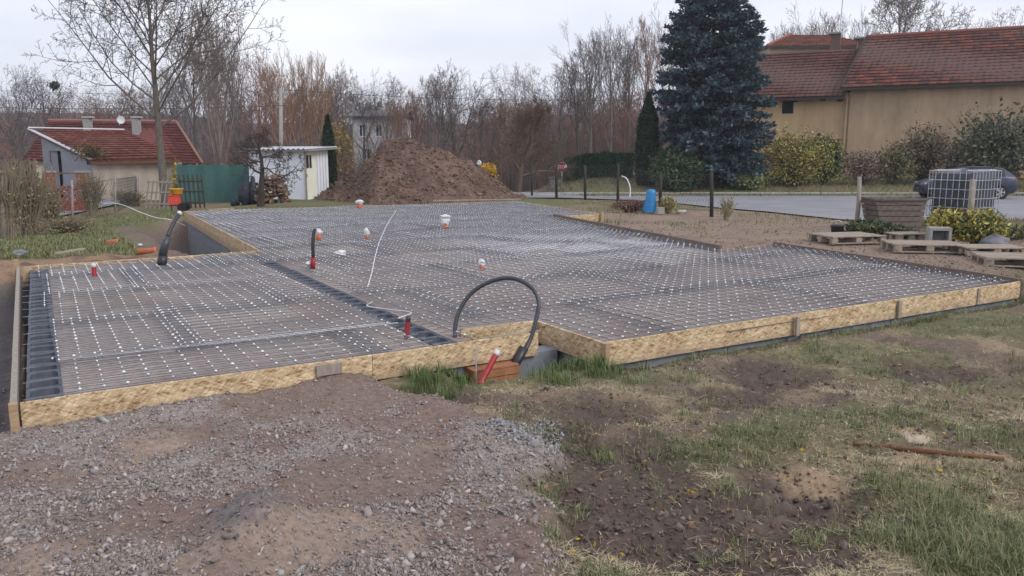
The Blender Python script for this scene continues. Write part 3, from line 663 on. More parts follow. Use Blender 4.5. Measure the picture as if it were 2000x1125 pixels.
# mid red duct with black hose
b0 = W(611, 526, -.02); Yb = b0.y
t = thing('service_duct', 'red duct with an upright black hose standing mid slab', 'pipe', b0)
mb = MB(); mb.tube([b0, D(612, 503, Yb)], .035, 12); mb.build('duct', M['red'], t, smooth=True)
mb = MB(); mb.tube(bezier([D(612, 505, Yb), D(611, 478, Yb), D(613, 455, Yb + .03), D(616, 448, Yb + .05)], 6), .026, 8); mb.build('hose', M['black'], t, smooth=True)
mb = MB(); mb.tube([W(604, 524, -.02), D(602, 513, Yb)], .03, 8); mb.build('wrap', M['whiteplastic'], t)
def red_pipe(p0, p1, r, label, cap=None):
    t = thing('conduit', label, 'pipe', p0); mb = MB(); n = 26; pts = []; rr = []
    for i in range(n + 1):
        pts.append(V3(p0).lerp(V3(p1), i / n)); rr.append(r * (1 + (.05 if i % 2 else -.05)))
    mb.tube(pts, rr, 12); mb.build('duct', M['red'], t, smooth=True)
    if cap:
        d = (V3(p1) - V3(p0)).normalized(); mb = MB(); mb.tube([V3(p1) - d * .015, V3(p1) + d * .02, V3(p1) + d * .04], [r * 1.06, r * 1.1, r * .8], 9); mb.build('cap', M[cap], t, smooth=True)
a = W(793, 661, -.05); red_pipe(a, D(797, 625, a.y + .02), .022, 'short red corrugated conduit standing in the block line', 'greyhose')
a = W(185, 541, -.03); red_pipe(a, D(183, 520, a.y + .03), .03, 'short red corrugated conduit at the back of the left bay', 'whiteplastic')
red_pipe(D(937, 752, 6.35), D(969, 692, 6.55), .026, 'leaning red corrugated conduit with white taped end outside the front boards', 'whiteplastic')
mb = MB(); mb.tube([D(930, 760, 6.5), D(930, 672, 6.52)], .006, 6); tag(mb.build('steel_stake', M['galv'], loc=D(930, 760, 6.5)), 'thin steel stake upright beside the leaning red conduit', 'stake')
def crumple(mb, c, rx, ry, rz_, seed, n=10, m=8):
    vs = []; r_ = random.Random(seed)
    for i in range(m + 1):
        th = math.pi * i / m
        for k in range(n):
            a = 2 * math.pi * k / n; q = 1 + r_.uniform(-.28, .22)
            vs.append(V3(c) + Vector((rx * q * math.sin(th) * math.cos(a), ry * q * math.sin(th) * math.sin(a), rz_ * q * math.cos(th))))
    fs = [(i * n + k, i * n + (k + 1) % n, (i + 1) * n + (k + 1) % n, (i + 1) * n + k) for i in range(m) for k in range(n)]
    mb.add(vs, fs)
def drain(px, py, hpx, rpx, label, seed, bag=.55, tiltx=0, top=False):
    b = W(px, py, -.03); s = b.y / FPX; h = hpx * s * .95; r = rpx * s * .84
    t = thing('drain_pipe', label, 'pipe', b)
    mb = MB(); mb.tube([b, b + Vector((tiltx * h, 0, h * (1 - bag) + .03))], r, 14); mb.build('stub', M['orange'], t, smooth=True)
    mb = MB(); c = b + Vector((tiltx * h * 1.2, 0, h * (1 - bag / 2)))
    crumple(mb, c, r * 1.45, r * 1.4, h * bag * .55, seed)
    if top:
        crumple(mb, c + Vector((0, 0, h * .3)), r * 2.0, r * 1.9, h * .12, seed + 5)
    mb.build('plastic_bag', M['whiteplastic'], t)
drain(623, 471, 25, 6.0, 'orange drain stub with white plastic bag behind the red duct', 1, .5)
drain(717, 467, 22, 4.5, 'thin orange drain stub half wrapped in white plastic beside the white cable', 2, .7)
drain(869, 447, 28, 7.0, 'drain stub with flared white plastic bag far out on the mesh', 3, .75, top=True)
drain(941, 528, 23, 6.0, 'orange drain stub with white bag nearest the black pipe loop', 4, .65)
drain(702, 408, 18, 6.5, 'orange drain stub with white cover at the far slab edge', 5, .5)
p = W(666, 494, .02); mb = MB(); crumple(mb, p, .10, .12, .05, 9); tag(mb.build('plastic_rag', M['whiteplastic'], loc=p), 'crumpled white plastic sheet lying on the mesh', 'plastic')
mb = MB(); mb.tube(bezier([W(773, 412, .03), W(757, 437, .04), W(742, 470, .05), W(733, 500, .04), W(726, 533, .03), W(718, 560, .03)], 8), .0075, 6)
tag(mb.build('white_cable', M['whiteplastic'], loc=W(726, 533, 0), smooth=True), 'thin white cable lying in a long curve across the mesh', 'cable')
mb = MB(); mb.tube(bezier([S(3.2, 2.0, .04), S(3.05, 1.75, .05), S(3.2, 1.5, .04), S(3.3, 1.2, .05), S(3.1, 1.05, .04)], 8), .008, 6)
tag(mb.build('wire_offcut', M['galv'], loc=S(3.2, 1.5, 0), smooth=True), 'curled bright wire offcut on the block line', 'wire')

# ------------------------------------------------------------------ bare trees
def bare_tree(seed, H, spread, trunk_frac=.3, r0=None, up=.35, levels=4, nb=(9, 7, 6, 5), lean=0, ang=50, droop=0, wob=.16, tw=.006, lr=.62, tl=.72, br=.55):
    """returns (trunk MB, crown MB) around the origin"""
    rd = random.Random(seed); T = MB(); C = MB(); r0 = r0 or H * .018
    def rv(): return Vector((rd.gauss(0, 1), rd.gauss(0, 1), rd.gauss(0, 1)))
    def branch(p, d, Ln, r, lev):
        n = (9, 5, 4, 3, 2)[lev]; pts = [p.copy()]; rs = [r]; dirs = [d.copy()]
        for i in range(n):
            d = d + rv() * (wob * (.35 if lev == 0 else 1)) + Vector((0, 0, (up if lev else .3) * .35)) - Vector((0, 0, droop * lev * .1))
            d.normalize(); p = p + d * (Ln / n); pts.append(p.copy()); f = 1 - (i + 1) / n
            rs.append(max(r * (.18 + .82 * f) if lev < 3 else r * (.25 + .75 * f), tw * .5)); dirs.append(d.copy())
        (T if lev == 0 else C).tube(pts, rs, (8, 5, 4, 3, 3)[lev], cap=False)
        if lev >= levels: return
        k = nb[min(lev, len(nb) - 1)]; t0 = trunk_frac if lev == 0 else .22
        for j in range(k):
            t = t0 + (1 - t0) * ((j + rd.random() * .9) / k) if lev else t0 + (1 - t0) * ((j + .3 * rd.random()) / k) ** .9
            t = min(t, .98); x = t * n; i = int(x); f = x - i; q = pts[i].lerp(pts[i + 1], f); dd = dirs[i + 1]
            a = R(ang * rd.uniform(.7, 1.2)) * (1 if lev else (1.15 - .55 * t)); az = j * 2.4 + rd.uniform(-.6, .6)
            e1 = dd.orthogonal().normalized(); e2 = dd.cross(e1); nd_ = dd * math.cos(a) + (e1 * math.cos(az) + e2 * math.sin(az)) * math.sin(a)
            if lev == 0: cl = spread * (1.12 - .72 * (t - t0) / (1 - t0)) * rd.uniform(.82, 1.05)
            else: cl = Ln * lr * (1.1 - .6 * t) * rd.uniform(.6, 1.15)
            branch(q, nd_, cl, max(rs[i] * (br if lev == 0 else .6) * rd.uniform(.8, 1.1), tw), lev + 1)
    branch(Vector((0, 0, 0)), Vector((lean, 0, 1)).normalized(), H * tl, r0, 0)
    zs_ = sorted(p[2] for p in C.v); k = H / zs_[int(len(zs_) * .997)]                # true overall height H
    xs_ = sorted(math.hypot(p[0] - lean * p[2], p[1]) for p in C.v); C.width = 2 * k * xs_[int(len(xs_) * .94)]
    for Q in (T, C): Q.v = [(p[0] * k, p[1] * k, p[2] * k - .12) for p in Q.v]
    return T, C
def make_tree(label, loc, TC, col, name='bare_tree', group=None, cat='tree'):
    t = thing(name, label, cat, (0, 0, 0), group)
    a = TC[0].build('trunk', M['bark'], t, smooth=True); b = TC[1].build('crown', M['twig'], t, smooth=True)
    a.color = (*col, 1); b.color = (*col, 1); t.location = loc; return t
def retint(t, col):
    for c in t.children: c.color = (*col, 1)
def zt(x, y): return float(smooth_h(np.array([x]), np.array([y]))[0])

# big garden tree on the left
b = D(322, 392, 33); b.z = zt(b.x, b.y)
make_tree('tall bare grey ash tree with wide upswept crown beside the low outbuilding', b, bare_tree(21, 11.6, 6.6, .36, .2, up=.27, levels=4, nb=(28, 12, 9, 6), lean=-.04, ang=56, wob=.085, tw=.011, tl=.82, lr=.42, br=.36), (.82, .78, .74), 'ash_tree')
# dark apple tree by the shed
b = D(507, 388, 29); b.z = zt(b.x, b.y)
make_tree('dark gnarled bare apple tree in front of the white shed', b, bare_tree(23, 3.0, 1.6, .45, .13, up=.12, levels=4, nb=(9, 7, 6, 5), ang=76, wob=.28, tw=.009, tl=.7), (.42, .36, .36), 'apple_tree')
# garden tree right of the heap
b = D(1013, 384, 37); b.z = zt(b.x, b.y)
make_tree('spreading brown twiggy fruit tree right of the spoil heap', b, bare_tree(31, 4.6, 2.8, .25, .14, up=.2, levels=4, nb=(11, 9, 7, 6), ang=66, wob=.24, tw=.012, tl=.7), (.8, .62, .52), 'fruit_tree')
# variants reused through the wood
VAR = [dict(seed=101, H=10, spread=5.6, up=.5, ang=42, nb=(10, 7, 6, 4), wob=.1, trunk_frac=.16, tw=.0115, levels=4, tl=.62),
       dict(seed=102, H=10, spread=5.4, up=.36, ang=52, nb=(9, 7, 6, 4), wob=.14, trunk_frac=.3, tw=.0115, levels=4, tl=.6),
       dict(seed=103, H=10, spread=5.2, up=.5, ang=44, nb=(10, 7, 6, 4), wob=.12, trunk_frac=.34, tw=.0115, levels=4, tl=.66),
       dict(seed=104, H=10, spread=5.2, up=.22, ang=58, nb=(8, 7, 6, 4), trunk_frac=.3, tw=.0115, wob=.22, levels=4, tl=.58),
       dict(seed=105, H=10, spread=6.4, up=.7, ang=32, nb=(12, 7, 6, 4), wob=.08, trunk_frac=.08, tw=.0115, levels=4, tl=.5)]
protos = [None] * len(VAR); PW = [10] * len(VAR)
GREY, BRN, RED, TAN, DRK, PALE = (.9, .86, .88), (1.2, .85, .68), (1.35, .78, .6), (1.9, 1.35, .9), (.62, .58, .62), (1.2, 1.12, 1.08)
def wood_tree(px, top, Y, v, wpx, col, label, group='bare trees of the wood'):
    b = D(px, 360, Y); b.z = zt(b.x, Y); Ht = 1.6 + (YH - top) * Y / FPX - b.z; s = Ht / 10.3
    if protos[v] is None:
        k = dict(VAR[v]); TC = bare_tree(k.pop('seed'), k.pop('H'), k.pop('spread'), **k); PW[v] = TC[1].width; protos[v] = make_tree(label, b, TC, col, group=group)
    s = Ht / 10; sw = (wpx * 1.42 * Y / FPX) / PW[v]
    if protos[v]['label'] == label:
        t = protos[v]; t.scale = (sw, sw, s); t.rotation_euler = (0, 0, random.uniform(0, 6.2))
    else:
        t = dup(protos[v], b, random.uniform(0, 6.2), (sw, sw, s), label, group)
    retint(t, col)
TREES = [
 (40, 138, 75, 1, 95, DRK, 'dark bare tree at the far left edge of the wood'), (100, 132, 80, 3, 90, DRK, 'bare tree with a dark clump of mistletoe above the red roofed house'),
 (165, 170, 85, 3, 130, BRN, 'low brown bare tree above the left end of the red roof ridge'), (232, 165, 88, 1, 120, BRN, 'brown bare tree behind the two chimneys'),
 (388, 40, 58, 0, 110, GREY, 'tall slim grey poplar just right of the big ash crown'), (432, 26, 55, 4, 80, PALE, 'pale straight poplar, tallest of those right of the ash'),
 (462, 62, 60, 0, 85, GREY, 'grey poplar third to the right of the ash'), (508, 92, 62, 1, 105, RED, 'reddish bare tree above the green net fence'),
 (540, 120, 70, 2, 80, BRN, 'brown bare tree just left of the tan willow'), (602, 102, 58, 4, 100, TAN, 'tan straight shooted willow above the white shed'),
 (655, 135, 66, 2, 80, GREY, 'grey bare tree right of the tan willow'), (676, 128, 72, 1, 90, GREY, 'grey bare tree left of the white far house'),
 (752, 148, 60, 1, 95, GREY, 'grey rounded bare tree in front of the white far house'), (716, 160, 57, 3, 75, DRK, 'dark spreading bare tree before the left corner of the white far house'), (778, 190, 56, 2, 60, BRN, 'small brown bare tree before the right corner of the white far house'), (815, 165, 66, 0, 90, RED, 'rust red bare tree over the top of the spoil heap'),
 (858, 138, 64, 2, 90, GREY, 'grey bare tree over the right shoulder of the spoil heap'), (892, 128, 68, 1, 120, DRK, 'broad dark bare tree right of the rust red tree'),
 (938, 175, 60, 1, 80, DRK, 'dark low bare tree behind the yellow shrub'), (975, 185, 66, 3, 100, RED, 'low reddish bare tree left of the airy crowned tree'),
 (1008, 126, 62, 3, 80, PALE, 'airy crowned pale bare tree above the fruit tree'), (1052, 190, 60, 2, 80, BRN, 'brown bare tree behind the fruit tree crown'),
 (1088, 132, 58, 3, 100, GREY, 'grey bare tree above the stop sign'), (1130, 110, 54, 1, 90, DRK, 'dark bare tree left of the tall trees by the spruce'),
 (1152, 62, 52, 2, 80, GREY, 'first tall grey tree of the row left of the spruce'), (1190, 44, 50, 0, 85, GREY, 'second tall grey tree of the row left of the spruce'),
 (1225, 70, 54, 2, 80, GREY, 'slightly lower grey tree in the row left of the spruce'), (1256, 26, 52, 0, 95, BRN, 'tallest brownish tree of the row left of the spruce'),
 (1292, 34, 58, 1, 100, GREY, 'grey tree half behind the spruce'), (1215, 180, 60, 1, 90, RED, 'low reddish tree behind the clipped hedge'),
 (1518, 48, 78, 2, 70, GREY, 'bare tree just right of the spruce top behind the roofs'), (1556, 40, 80, 0, 80, GREY, 'bare tree behind the hipped roof'),
 (1602, 26, 78, 2, 90, PALE, 'bare tree left of the barn chimney'), (1662, 30, 82, 0, 80, GREY, 'bare tree behind the antenna mast'),
 (1822, 38, 74, 1, 95, GREY, 'bare tree right of the walnut above the barn ridge'),
 (1900, 28, 70, 3, 125, GREY, 'low wide bare tree above the right end of the barn ridge'),
 (300, 150, 84, 1, 110, DRK, 'dark bare tree behind the ash trunk'), (345, 120, 74, 2, 90, GREY, 'grey bare tree right of the ash trunk above the red hip roof'),
 (575, 165, 64, 1, 90, RED, 'reddish low tree behind the utility pole'), (635, 190, 60, 2, 80, BRN, 'low brown tree behind the shed roof'), (720, 185, 95, 3, 110, DRK, 'low dark tree behind the white far house'),
 (802, 185, 85, 1, 80, DRK, 'low dark tree right of the white far house'), (1110, 185, 66, 3, 90, BRN, 'low brown tree right behind the stop sign'), (1165, 170, 66, 1, 110, DRK, 'low dark tree behind the hedge'),
]
for a in TREES: wood_tree(*a)
b = D(1742, 360, 64); b.z = zt(b.x, 64); make_tree('wide bare walnut tree with stout branches above the barn ridge', b, bare_tree(47, 14.4, 5.0, .5, .22, up=.25, levels=4, nb=(12, 8, 6, 4), ang=52, wob=.17, tw=.02, tl=.78), (1.0, .95, .93), 'walnut_tree')
# mistletoe-like clump
def leaves(n, cfun, size, cols, seed, asp=.55, flat=0.0):
    """cfun(rng, n) -> centres; random small leaf quads. returns V, F, C"""
    g = np.random.default_rng(seed); c = cfun(g, n); n = len(c)
    d = g.normal(size=(n, 3)); d[:, 2] *= (1 - flat); d /= np.linalg.norm(d, axis=1, keepdims=True)
    e = g.normal(size=(n, 3)); e -= d * (e * d).sum(1, keepdims=True); e /= np.linalg.norm(e, axis=1, keepdims=True)
    s = size * g.uniform(.6, 1.35, (n, 1)); a = d * s; b = e * s * asp
    V = np.stack([c - a, c + b, c + a, c - b], 1).reshape(-1, 3); F_ = np.arange(4 * n).reshape(-1, 4)
    cols = np.array(cols); k = g.integers(0, len(cols), n); C = cols[k] * g.uniform(.7, 1.25, (n, 1)); return V, F_, np.repeat(C, 4, 0)
def blob(c, r, g, n, shell=.55, lump=.35, seed=0, zmin=-1):
    d = g.normal(size=(n, 3)); d /= np.linalg.norm(d, axis=1, keepdims=True)
    az = np.arctan2(d[:, 1], d[:, 0]); l = 1 + lump * (fbm(az * 1.6 + 9, d[:, 2] * 2.6 + seed, 1.3, 400 + seed, 3) - .5) * 2
    rad = (shell + (1 - shell) * g.random(n)) ** .8 * l
    p = d * rad[:, None]; p = p[p[:, 2] > zmin]; return np.array(c) + p * np.array(r)
def bush(name, label, base, r, n, size, cols, seed, cat='shrub', group=None, stem=(.09, .07, .06), nst=14, shell=.45, lump=.4, zmin=-.75, asp=.5):
    base = V3(base); t = thing(name, label, cat, base, group); g = random.Random(seed); mb = MB(); mb.cc = stem
    for k in range(nst):
        e = base + Vector((g.gauss(0, .45) * r[0], g.gauss(0, .45) * r[1], r[2] * 2 * g.uniform(.55, .98)))
        m_ = base.lerp(e, .5) + Vector((g.gauss(0, .08) * r[0], g.gauss(0, .08) * r[1], r[2] * .15))
        mb.tube([base + Vector((g.gauss(0, .12) * r[0], g.gauss(0, .12) * r[1], -.08)), m_, e], [.022, .014, .005], 4, cap=False)
    mb.build('stems', M['vcol'], t)
    c = (base.x, base.y, base.z + r[2] * .95)
    V, F_, C = leaves(n, lambda q, m_: blob(c, r, q, m_, shell, lump, seed, zmin), size, cols, seed, asp)
    np_obj('foliage', V, F_, C, M['leaf'], t); return t
p = D(106, 168, 80); V, F_, C = leaves(260, lambda q, m_: blob(p, (.6, .6, .5), q, m_, .1, .6), .13, [(.05, .055, .04)], 3)
tag(np_obj('mistletoe', V, F_, C, M['leaf'], loc=p), 'dark round clump of mistletoe high in a bare tree at left', 'plant')

# ------------------------------------------------------------------ the far wood, one mass
def far_wood():
    g = random.Random(5); mb = MB(); tint = [(1.0, .9, .9), (1.3, .98, .84), (.85, .8, .84), (1.6, 1.0, .8), (.95, .86, .86), (1.7, 1.2, .85)]
    for k in range(500):
        Y = g.uniform(88, 165); px = g.uniform(-150, 1560); x = (px - 1000) / FPX * Y; z0 = zt(x, Y)
        top = 203 + 14 * math.sin(px * .009) + g.uniform(-16, 34); H = max(4, 1.6 + (YH - top) * Y / FPX - z0); mb.cc = g.choice(tint)
        mb.tube([(x, Y, z0 - .3), (x + g.gauss(0, .3), Y, z0 + H * .6), (x + g.gauss(0, .5), Y, z0 + H)], [.16, .09, .02], 3, cap=False)
        for j in range(30):
            t = g.uniform(.02, .92); a = g.uniform(0, 6.28); l = (1.05 - .6 * t) * g.uniform(1.2, 2.9); p = Vector((x, Y, z0 + H * t)); e = p + Vector((math.cos(a) * l, math.sin(a) * l * .6, l * g.uniform(.4, 1.3)))
            mb.tube([p, e], [.05, .012], 3, cap=False)
            for m_ in range(4):
                q = p.lerp(e, g.uniform(.25, 1)); f = q + Vector((g.gauss(0, .6), g.gauss(0, .5), g.uniform(.2, 1.3))); mb.tube([q, f], [.026, .008], 3, cap=False)
    return mb
tag(far_wood().build('far_wood', M['farwood']), 'dense leafless woodland filling the distance behind the site', 'woodland', kind='stuff')
def brush():   # undergrowth at the wood's edge
    g = random.Random(8); mb = MB(); tint = [(.9, .78, .72), (1.5, .95, .7), (.75, .72, .75), (.8, .85, .6), (1.25, .9, .75)]
    for k in range(5200):
        px = g.uniform(-100, 1300); Y = g.uniform(46, 86); x = (px - 1000) / FPX * Y
        if Y < 56 and (px < 430 or px > 1060): continue
        if 675 < px < 800 and Y < 70 and g.random() < .35: continue
        z0 = zt(x, Y); mb.cc = g.choice(tint); h = g.uniform(1.2, 4.2); e = Vector((x + g.gauss(0, .5), Y + g.gauss(0, .5), z0 + h))
        mb.tube([(x, Y, z0 - .1), (x + g.gauss(0, .15), Y, z0 + h * .5), e], [.03, .02, .008], 3, cap=False)
        for m_ in range(3):
            q = Vector((x, Y, z0)).lerp(e, g.uniform(.35, .95)); mb.tube([q, q + Vector((g.gauss(0, .45), g.gauss(0, .4), g.uniform(.1, .8)))], [.016, .007], 3, cap=False)
    return mb
tag(brush().build('undergrowth', M['farwood']), 'brown leafless undergrowth along the edge of the wood', 'undergrowth', kind='stuff')

# ------------------------------------------------------------------ blue spruce, thuja, hedge
def spruce(label, base, H, prof):
    t = thing('blue_spruce', label, 'tree', base); base = V3(base); g = np.random.default_rng(77); mb = MB(); mb.cc = (.10, .085, .075)
    mb.tube([base - Vector((0, 0, .2)), base + Vector((0, 0, H * .5)), base + Vector((0, 0, H * .98))], [.26, .14, .02], 8); mb.build('trunk', M['vcol'], t)
    st = []; bl = MB(); bl.cc = (.075, .062, .055)
    z = .7
    while z < H * .985:
        rad = np.interp(z / H, prof[0], prof[1]); nb = int(8 + 5 * (1 - z / H))
        for k in range(nb):
            az = g.uniform(0, 6.283); rr = rad * g.choice([g.uniform(.6, .95), g.uniform(.9, 1.2)]); zz = z + g.uniform(-.14, .14); n = max(3, int(rr / .14)); rise = .25 - .55 * (1 - z / H) * g.uniform(.5, 1.3)
            o = np.array([math.cos(az), math.sin(az), 0]); sd_ = np.array([-o[1], o[0], 0])
            p0 = np.array(base) + (0, 0, zz)
            tip = p0 + o * rr + np.array((0, 0, rise * rr)); bl.tube([p0, p0 + o * rr * .5 + np.array((0, 0, rise * rr * .6)), tip], [.028, .018, .006], 3, cap=False)
            for i in range(n):
                f = (i + 1) / n
                if f < .3: continue
                q = p0 + o * rr * f + np.array((0, 0, rise * rr * f * (1.25 - .25 * f)))
                wd = .34 * rr * (1 - f) + .10
                for s_ in range(4):
                    lat = g.uniform(-1, 1) * wd; st.append((*(q + sd_ * lat + np.array((0, 0, -.05 - abs(lat) * .25 + g.uniform(-.05, .05)))), *(o * .75 + sd_ * lat / wd * .8 + np.array((0, 0, g.uniform(-.35, .35)))), f))
        z += .145
    bl.build('branches', M['vcol'], t)
    A = np.array(st); n = len(A); reps = 4; A = np.repeat(A, reps, 0); n = len(A)
    d = A[:, 3:6] + g.normal(0, .42, (n, 3)); d /= np.linalg.norm(d, axis=1, keepdims=True)
    e = np.cross(d, g.normal(size=(n, 3))); e /= np.linalg.norm(e, axis=1, keepdims=True)
    ln = g.uniform(.12, .26, (n, 1)); wd = ln * .24; c = A[:, :3] + g.normal(0, .03, (n, 3))
    V = np.stack([c - e * wd * .6, c + d * ln * .5 - e * wd, c + d * ln, c + d * ln * .5 + e * wd], 1).reshape(-1, 3)
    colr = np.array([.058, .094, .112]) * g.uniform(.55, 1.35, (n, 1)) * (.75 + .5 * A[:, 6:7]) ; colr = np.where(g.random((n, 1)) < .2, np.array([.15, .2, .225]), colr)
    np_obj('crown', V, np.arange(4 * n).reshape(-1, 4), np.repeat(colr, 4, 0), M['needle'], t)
b = D(1382, 350, 38.5); b.z = zt(b.x, b.y)
spruce('large blue spruce in front of the ochre barn', b, 10.2, ([0, .06, .26, .4, .56, .73, .877, 1], [1.8, 2.3, 2.6, 2.55, 2.4, 1.95, 1.2, .05]))
def columnar(label, base, H, r, cols, seed, name='columnar_thuja'):
    t = thing(name, label, 'tree', base); base = V3(base); mb = MB(); mb.cc = (.08, .06, .05); mb.tube([base - Vector((0, 0, .1)), base + Vector((0, 0, H * .9))], [.08, .015], 6); mb.build('trunk', M['vcol'], t)
    def f(g, n):
        z = g.random(n) ** .85; a = g.uniform(0, 6.283, n); rr = r * np.interp(z, [0, .1, .4, .75, 1], [.7, .95, 1, .72, .05]) * (.6 + .4 * g.random(n)) * (1 + .4 * (fbm(a * 2, z * 9, 1.5, seed) - .5))
        return np.stack([base.x + rr * np.cos(a), base.y + rr * np.sin(a), base.z + z * H], 1)
    V, F_, C = leaves(9000, f, .085, cols, seed, .3, 0); V, F_, C = V, F_, C; np_obj('foliage', V, F_, C, M['leaf'], t)
DG = [(.022, .045, .025), (.035, .062, .03), (.018, .036, .026)]
b = D(1263, 338, 38); b.z = zt(b.x, b.y); columnar('dark green columnar thuja beside the blue spruce', b, 4.3, .62, DG, 5)
b = D(645, 380, 36); b.z = zt(b.x, b.y); columnar('dark slim columnar conifer behind the white shed', b, 3.6, .33, DG, 6, 'columnar_conifer')
# clipped hedge
h0, h1 = D(1098, 342, 44), D(1236, 342, 41); t = thing('hedge', 'clipped dark green hedge behind the stop sign', 'hedge', h0)
mb = MB(); mb.cc = (.06, .045, .035)
for k in range(24):
    q = h0.lerp(h1, (k + .5) / 24); zz = zt(q.x, q.y); mb.tube([(q.x, q.y, zz - .1), (q.x, q.y, zz + 1.0)], .02, 4)
mb.build('stems', M['vcol'], t)
def hedge_f(g, n):
    k = g.random(n); f = g.random(n); a = g.random(n); top = g.random(n) < .3
    x = h0.x + (h1.x - h0.x) * k; y = h0.y + (h1.y - h0.y) * k; z0 = smooth_h(x, y); Hh = 1.28 + .16 * (fbm(k * 14, k * 3, 1.2, 9) - .5)
    front = np.where(top, g.uniform(-.45, .45, n), np.where(g.random(n) < .8, -.45 + .1 * g.random(n), .45))
    z = np.where(top, Hh - .08 * g.random(n), Hh * f)
    return np.stack([x + .2 * front, y + front, z0 + z], 1)
V, F_, C = leaves(13000, hedge_f, .07, [(.03, .085, .04), (.042, .115, .05), (.025, .065, .032)], 12, .5); np_obj('foliage', V, F_, C, M['leaf'], t)
GRN = [(.075, .115, .06), (.10, .135, .065), (.055, .085, .045)]; YEL = [(.56, .43, .09), (.44, .39, .09), (.28, .30, .09), (.5, .37, .11)]; BRW = [(.27, .19, .14), (.21, .155, .115), (.18, .155, .10), (.30, .22, .18)]
def gp(px, py, Y): b = D(px, py, Y); b.z = zt(b.x, b.y); return b
bush('shrub', 'round dark green shrub left of the spruce foot', gp(1325, 365, 36.8), (1.35, 1.1, 1.0), 5200, .085, GRN, 21, zmin=-.95)
bush('shrub', 'yellow green forsythia shrub against the barn', gp(1548, 360, 38), (2.0, 1.3, 1.3), 12000, .055, YEL + GRN + YEL[2:], 22, nst=90, zmin=-.9, shell=.15, lump=.7)
bush('shrub', 'green leafy shrub right of the yellow forsythia', gp(1608, 362, 38.6), (.95, .8, 1.15), 2800, .09, GRN + [(.2, .2, .06)], 23)
bush('shrub', 'pale yellow green shrub at the left foot of the forsythia', gp(1462, 372, 36.9), (.8, .6, .45), 1500, .07, [(.25, .28, .14), (.16, .2, .08)], 24)
bush('shrub', 'thin brown twiggy shrub in front of the barn, left of the taller brown one', gp(1685, 368, 38.2), (1.2, .9, .85), 2600, .06, BRW, 25, nst=80, shell=.12, lump=.65)
bush('shrub', 'tall brown leafed shrub against the barn', gp(1800, 360, 39), (1.5, 1.0, 1.45), 4200, .075, BRW + [(.1, .12, .05)], 26, nst=90, shell=.12, lump=.65)
bush('shrub', 'greenish brown shrub between the two brown shrubs', gp(1742, 368, 38.4), (1.0, .8, 1.0), 2000, .075, [(.14, .15, .06), (.2, .19, .08), (.13, .1, .06)], 27, nst=50, shell=.12, lump=.65)
bush('shrub', 'tall dark green climbing shrub on the barn at the right edge', gp(1945, 358, 37.5), (2.2, 1.1, 1.8), 6200, .10, [(.11, .125, .08), (.15, .155, .10), (.085, .095, .065)], 28, nst=90, shell=.15, lump=.7)
bush('shrub', 'brown bramble thicket behind the car roof', gp(1885, 365, 38), (1.5, .9, 1.05), 3200, .075, BRW + [(.12, .13, .06)], 29, nst=60, shell=.12, lump=.65)
bush('shrub', 'yellow leaved shrub at the right foot of the spoil heap', D(952, 356, 34) , (.45, .4, .42), 900, .06, [(.62, .36, .03), (.5, .3, .04)], 30)
bush('shrub', 'reddish low shrub in front of the road verge', gp(1232, 405, 25.5), (.75, .3, .22), 1300, .03, [(.25, .12, .11), (.18, .09, .08)], 31, nst=40)
bush('shrub', 'tuft of straw coloured grass right of the blue bag', gp(1305, 406, 25), (.28, .3, .30), 500, .05, [(.42, .34, .17), (.3, .27, .12)], 32, nst=50, stem=(.35, .29, .16))
bush('shrub', 'tall dry weeds beside the dark fence post', gp(1418, 418, 22.5), (.3, .2, .35), 200, .03, [(.33, .3, .17)], 33, nst=50, stem=(.3, .25, .15))
bush('shrub', 'yellow leaved shrub in front of the water tank', W(1850, 474, -.05), (.42, .35, .36), 1300, .04, YEL, 34, nst=30)
bush('shrub', 'yellow green shrub round the right hand fence post', W(1912, 480, -.05), (.5, .4, .36), 1700, .04, YEL[:3] + GRN[:1], 35, nst=30)
bush('shrub', 'low green brambles below the timber bin', W(1700, 466, -.08), (.62, .3, .2), 1500, .04, GRN + [(.16, .14, .06)], 36)
bush('shrub', 'green brambles right of the leaning post', W(1735, 463, -.08), (.5, .3, .14), 900, .04, GRN + [(.2, .16, .07)], 37)
bush('shrub', 'low grassy growth behind the grey sack', W(1975, 470, -.05), (.6, .4, .16), 1200, .04, [(.15, .17, .07), (.2, .19, .09)], 38)
DRY = [(.25, .20, .11), (.19, .16, .085), (.13, .13, .06), (.3, .24, .15)]
for px, py, rx, rz_, lab in ((62, 462, .7, 1.0, 'tall dry bush between the two leftmost fence posts'), (182, 418, .6, .8, 'dry bush hiding the lane behind the wire fence'), (95, 450, .55, .75, 'low dry weeds beside the second fence post'), (255, 400, .7, .35, 'brown weeds below the cream wall'), (20, 475, .5, .95, 'tangled dry weeds at the left picture edge'), (130, 465, .7, .22, 'dry grass clump at the foot of the wire fence')):
    b = W(px, py, -.42); b.z = zt(b.x, b.y); bush('dry_bush', lab, b, (rx, rx * .7, rz_), 1100, .035, DRY, int(px), nst=200, stem=(.26, .21, .15), shell=.1, lump=.7)
bush('climber', 'olive climbing plant over the left verge of the outbuilding roof', D(178, 318, 36.6), (.85, .5, .5), 900, .06, [(.20, .155, .06), (.15, .14, .06), (.25, .17, .09)], 44, shell=.05, lump=.95, nst=30)
bush('shrub', 'dark clipped evergreen left of the grey wall', gp(52, 350, 40), (.65, .5, .95), 2200, .06, [(.02, .035, .02), (.03, .045, .025)], 45)
bush('shrub', 'yellow leaved shrub right of the cream wall', gp(350, 372, 38), (.32, .3, .9), 500, .07, YEL, 46)
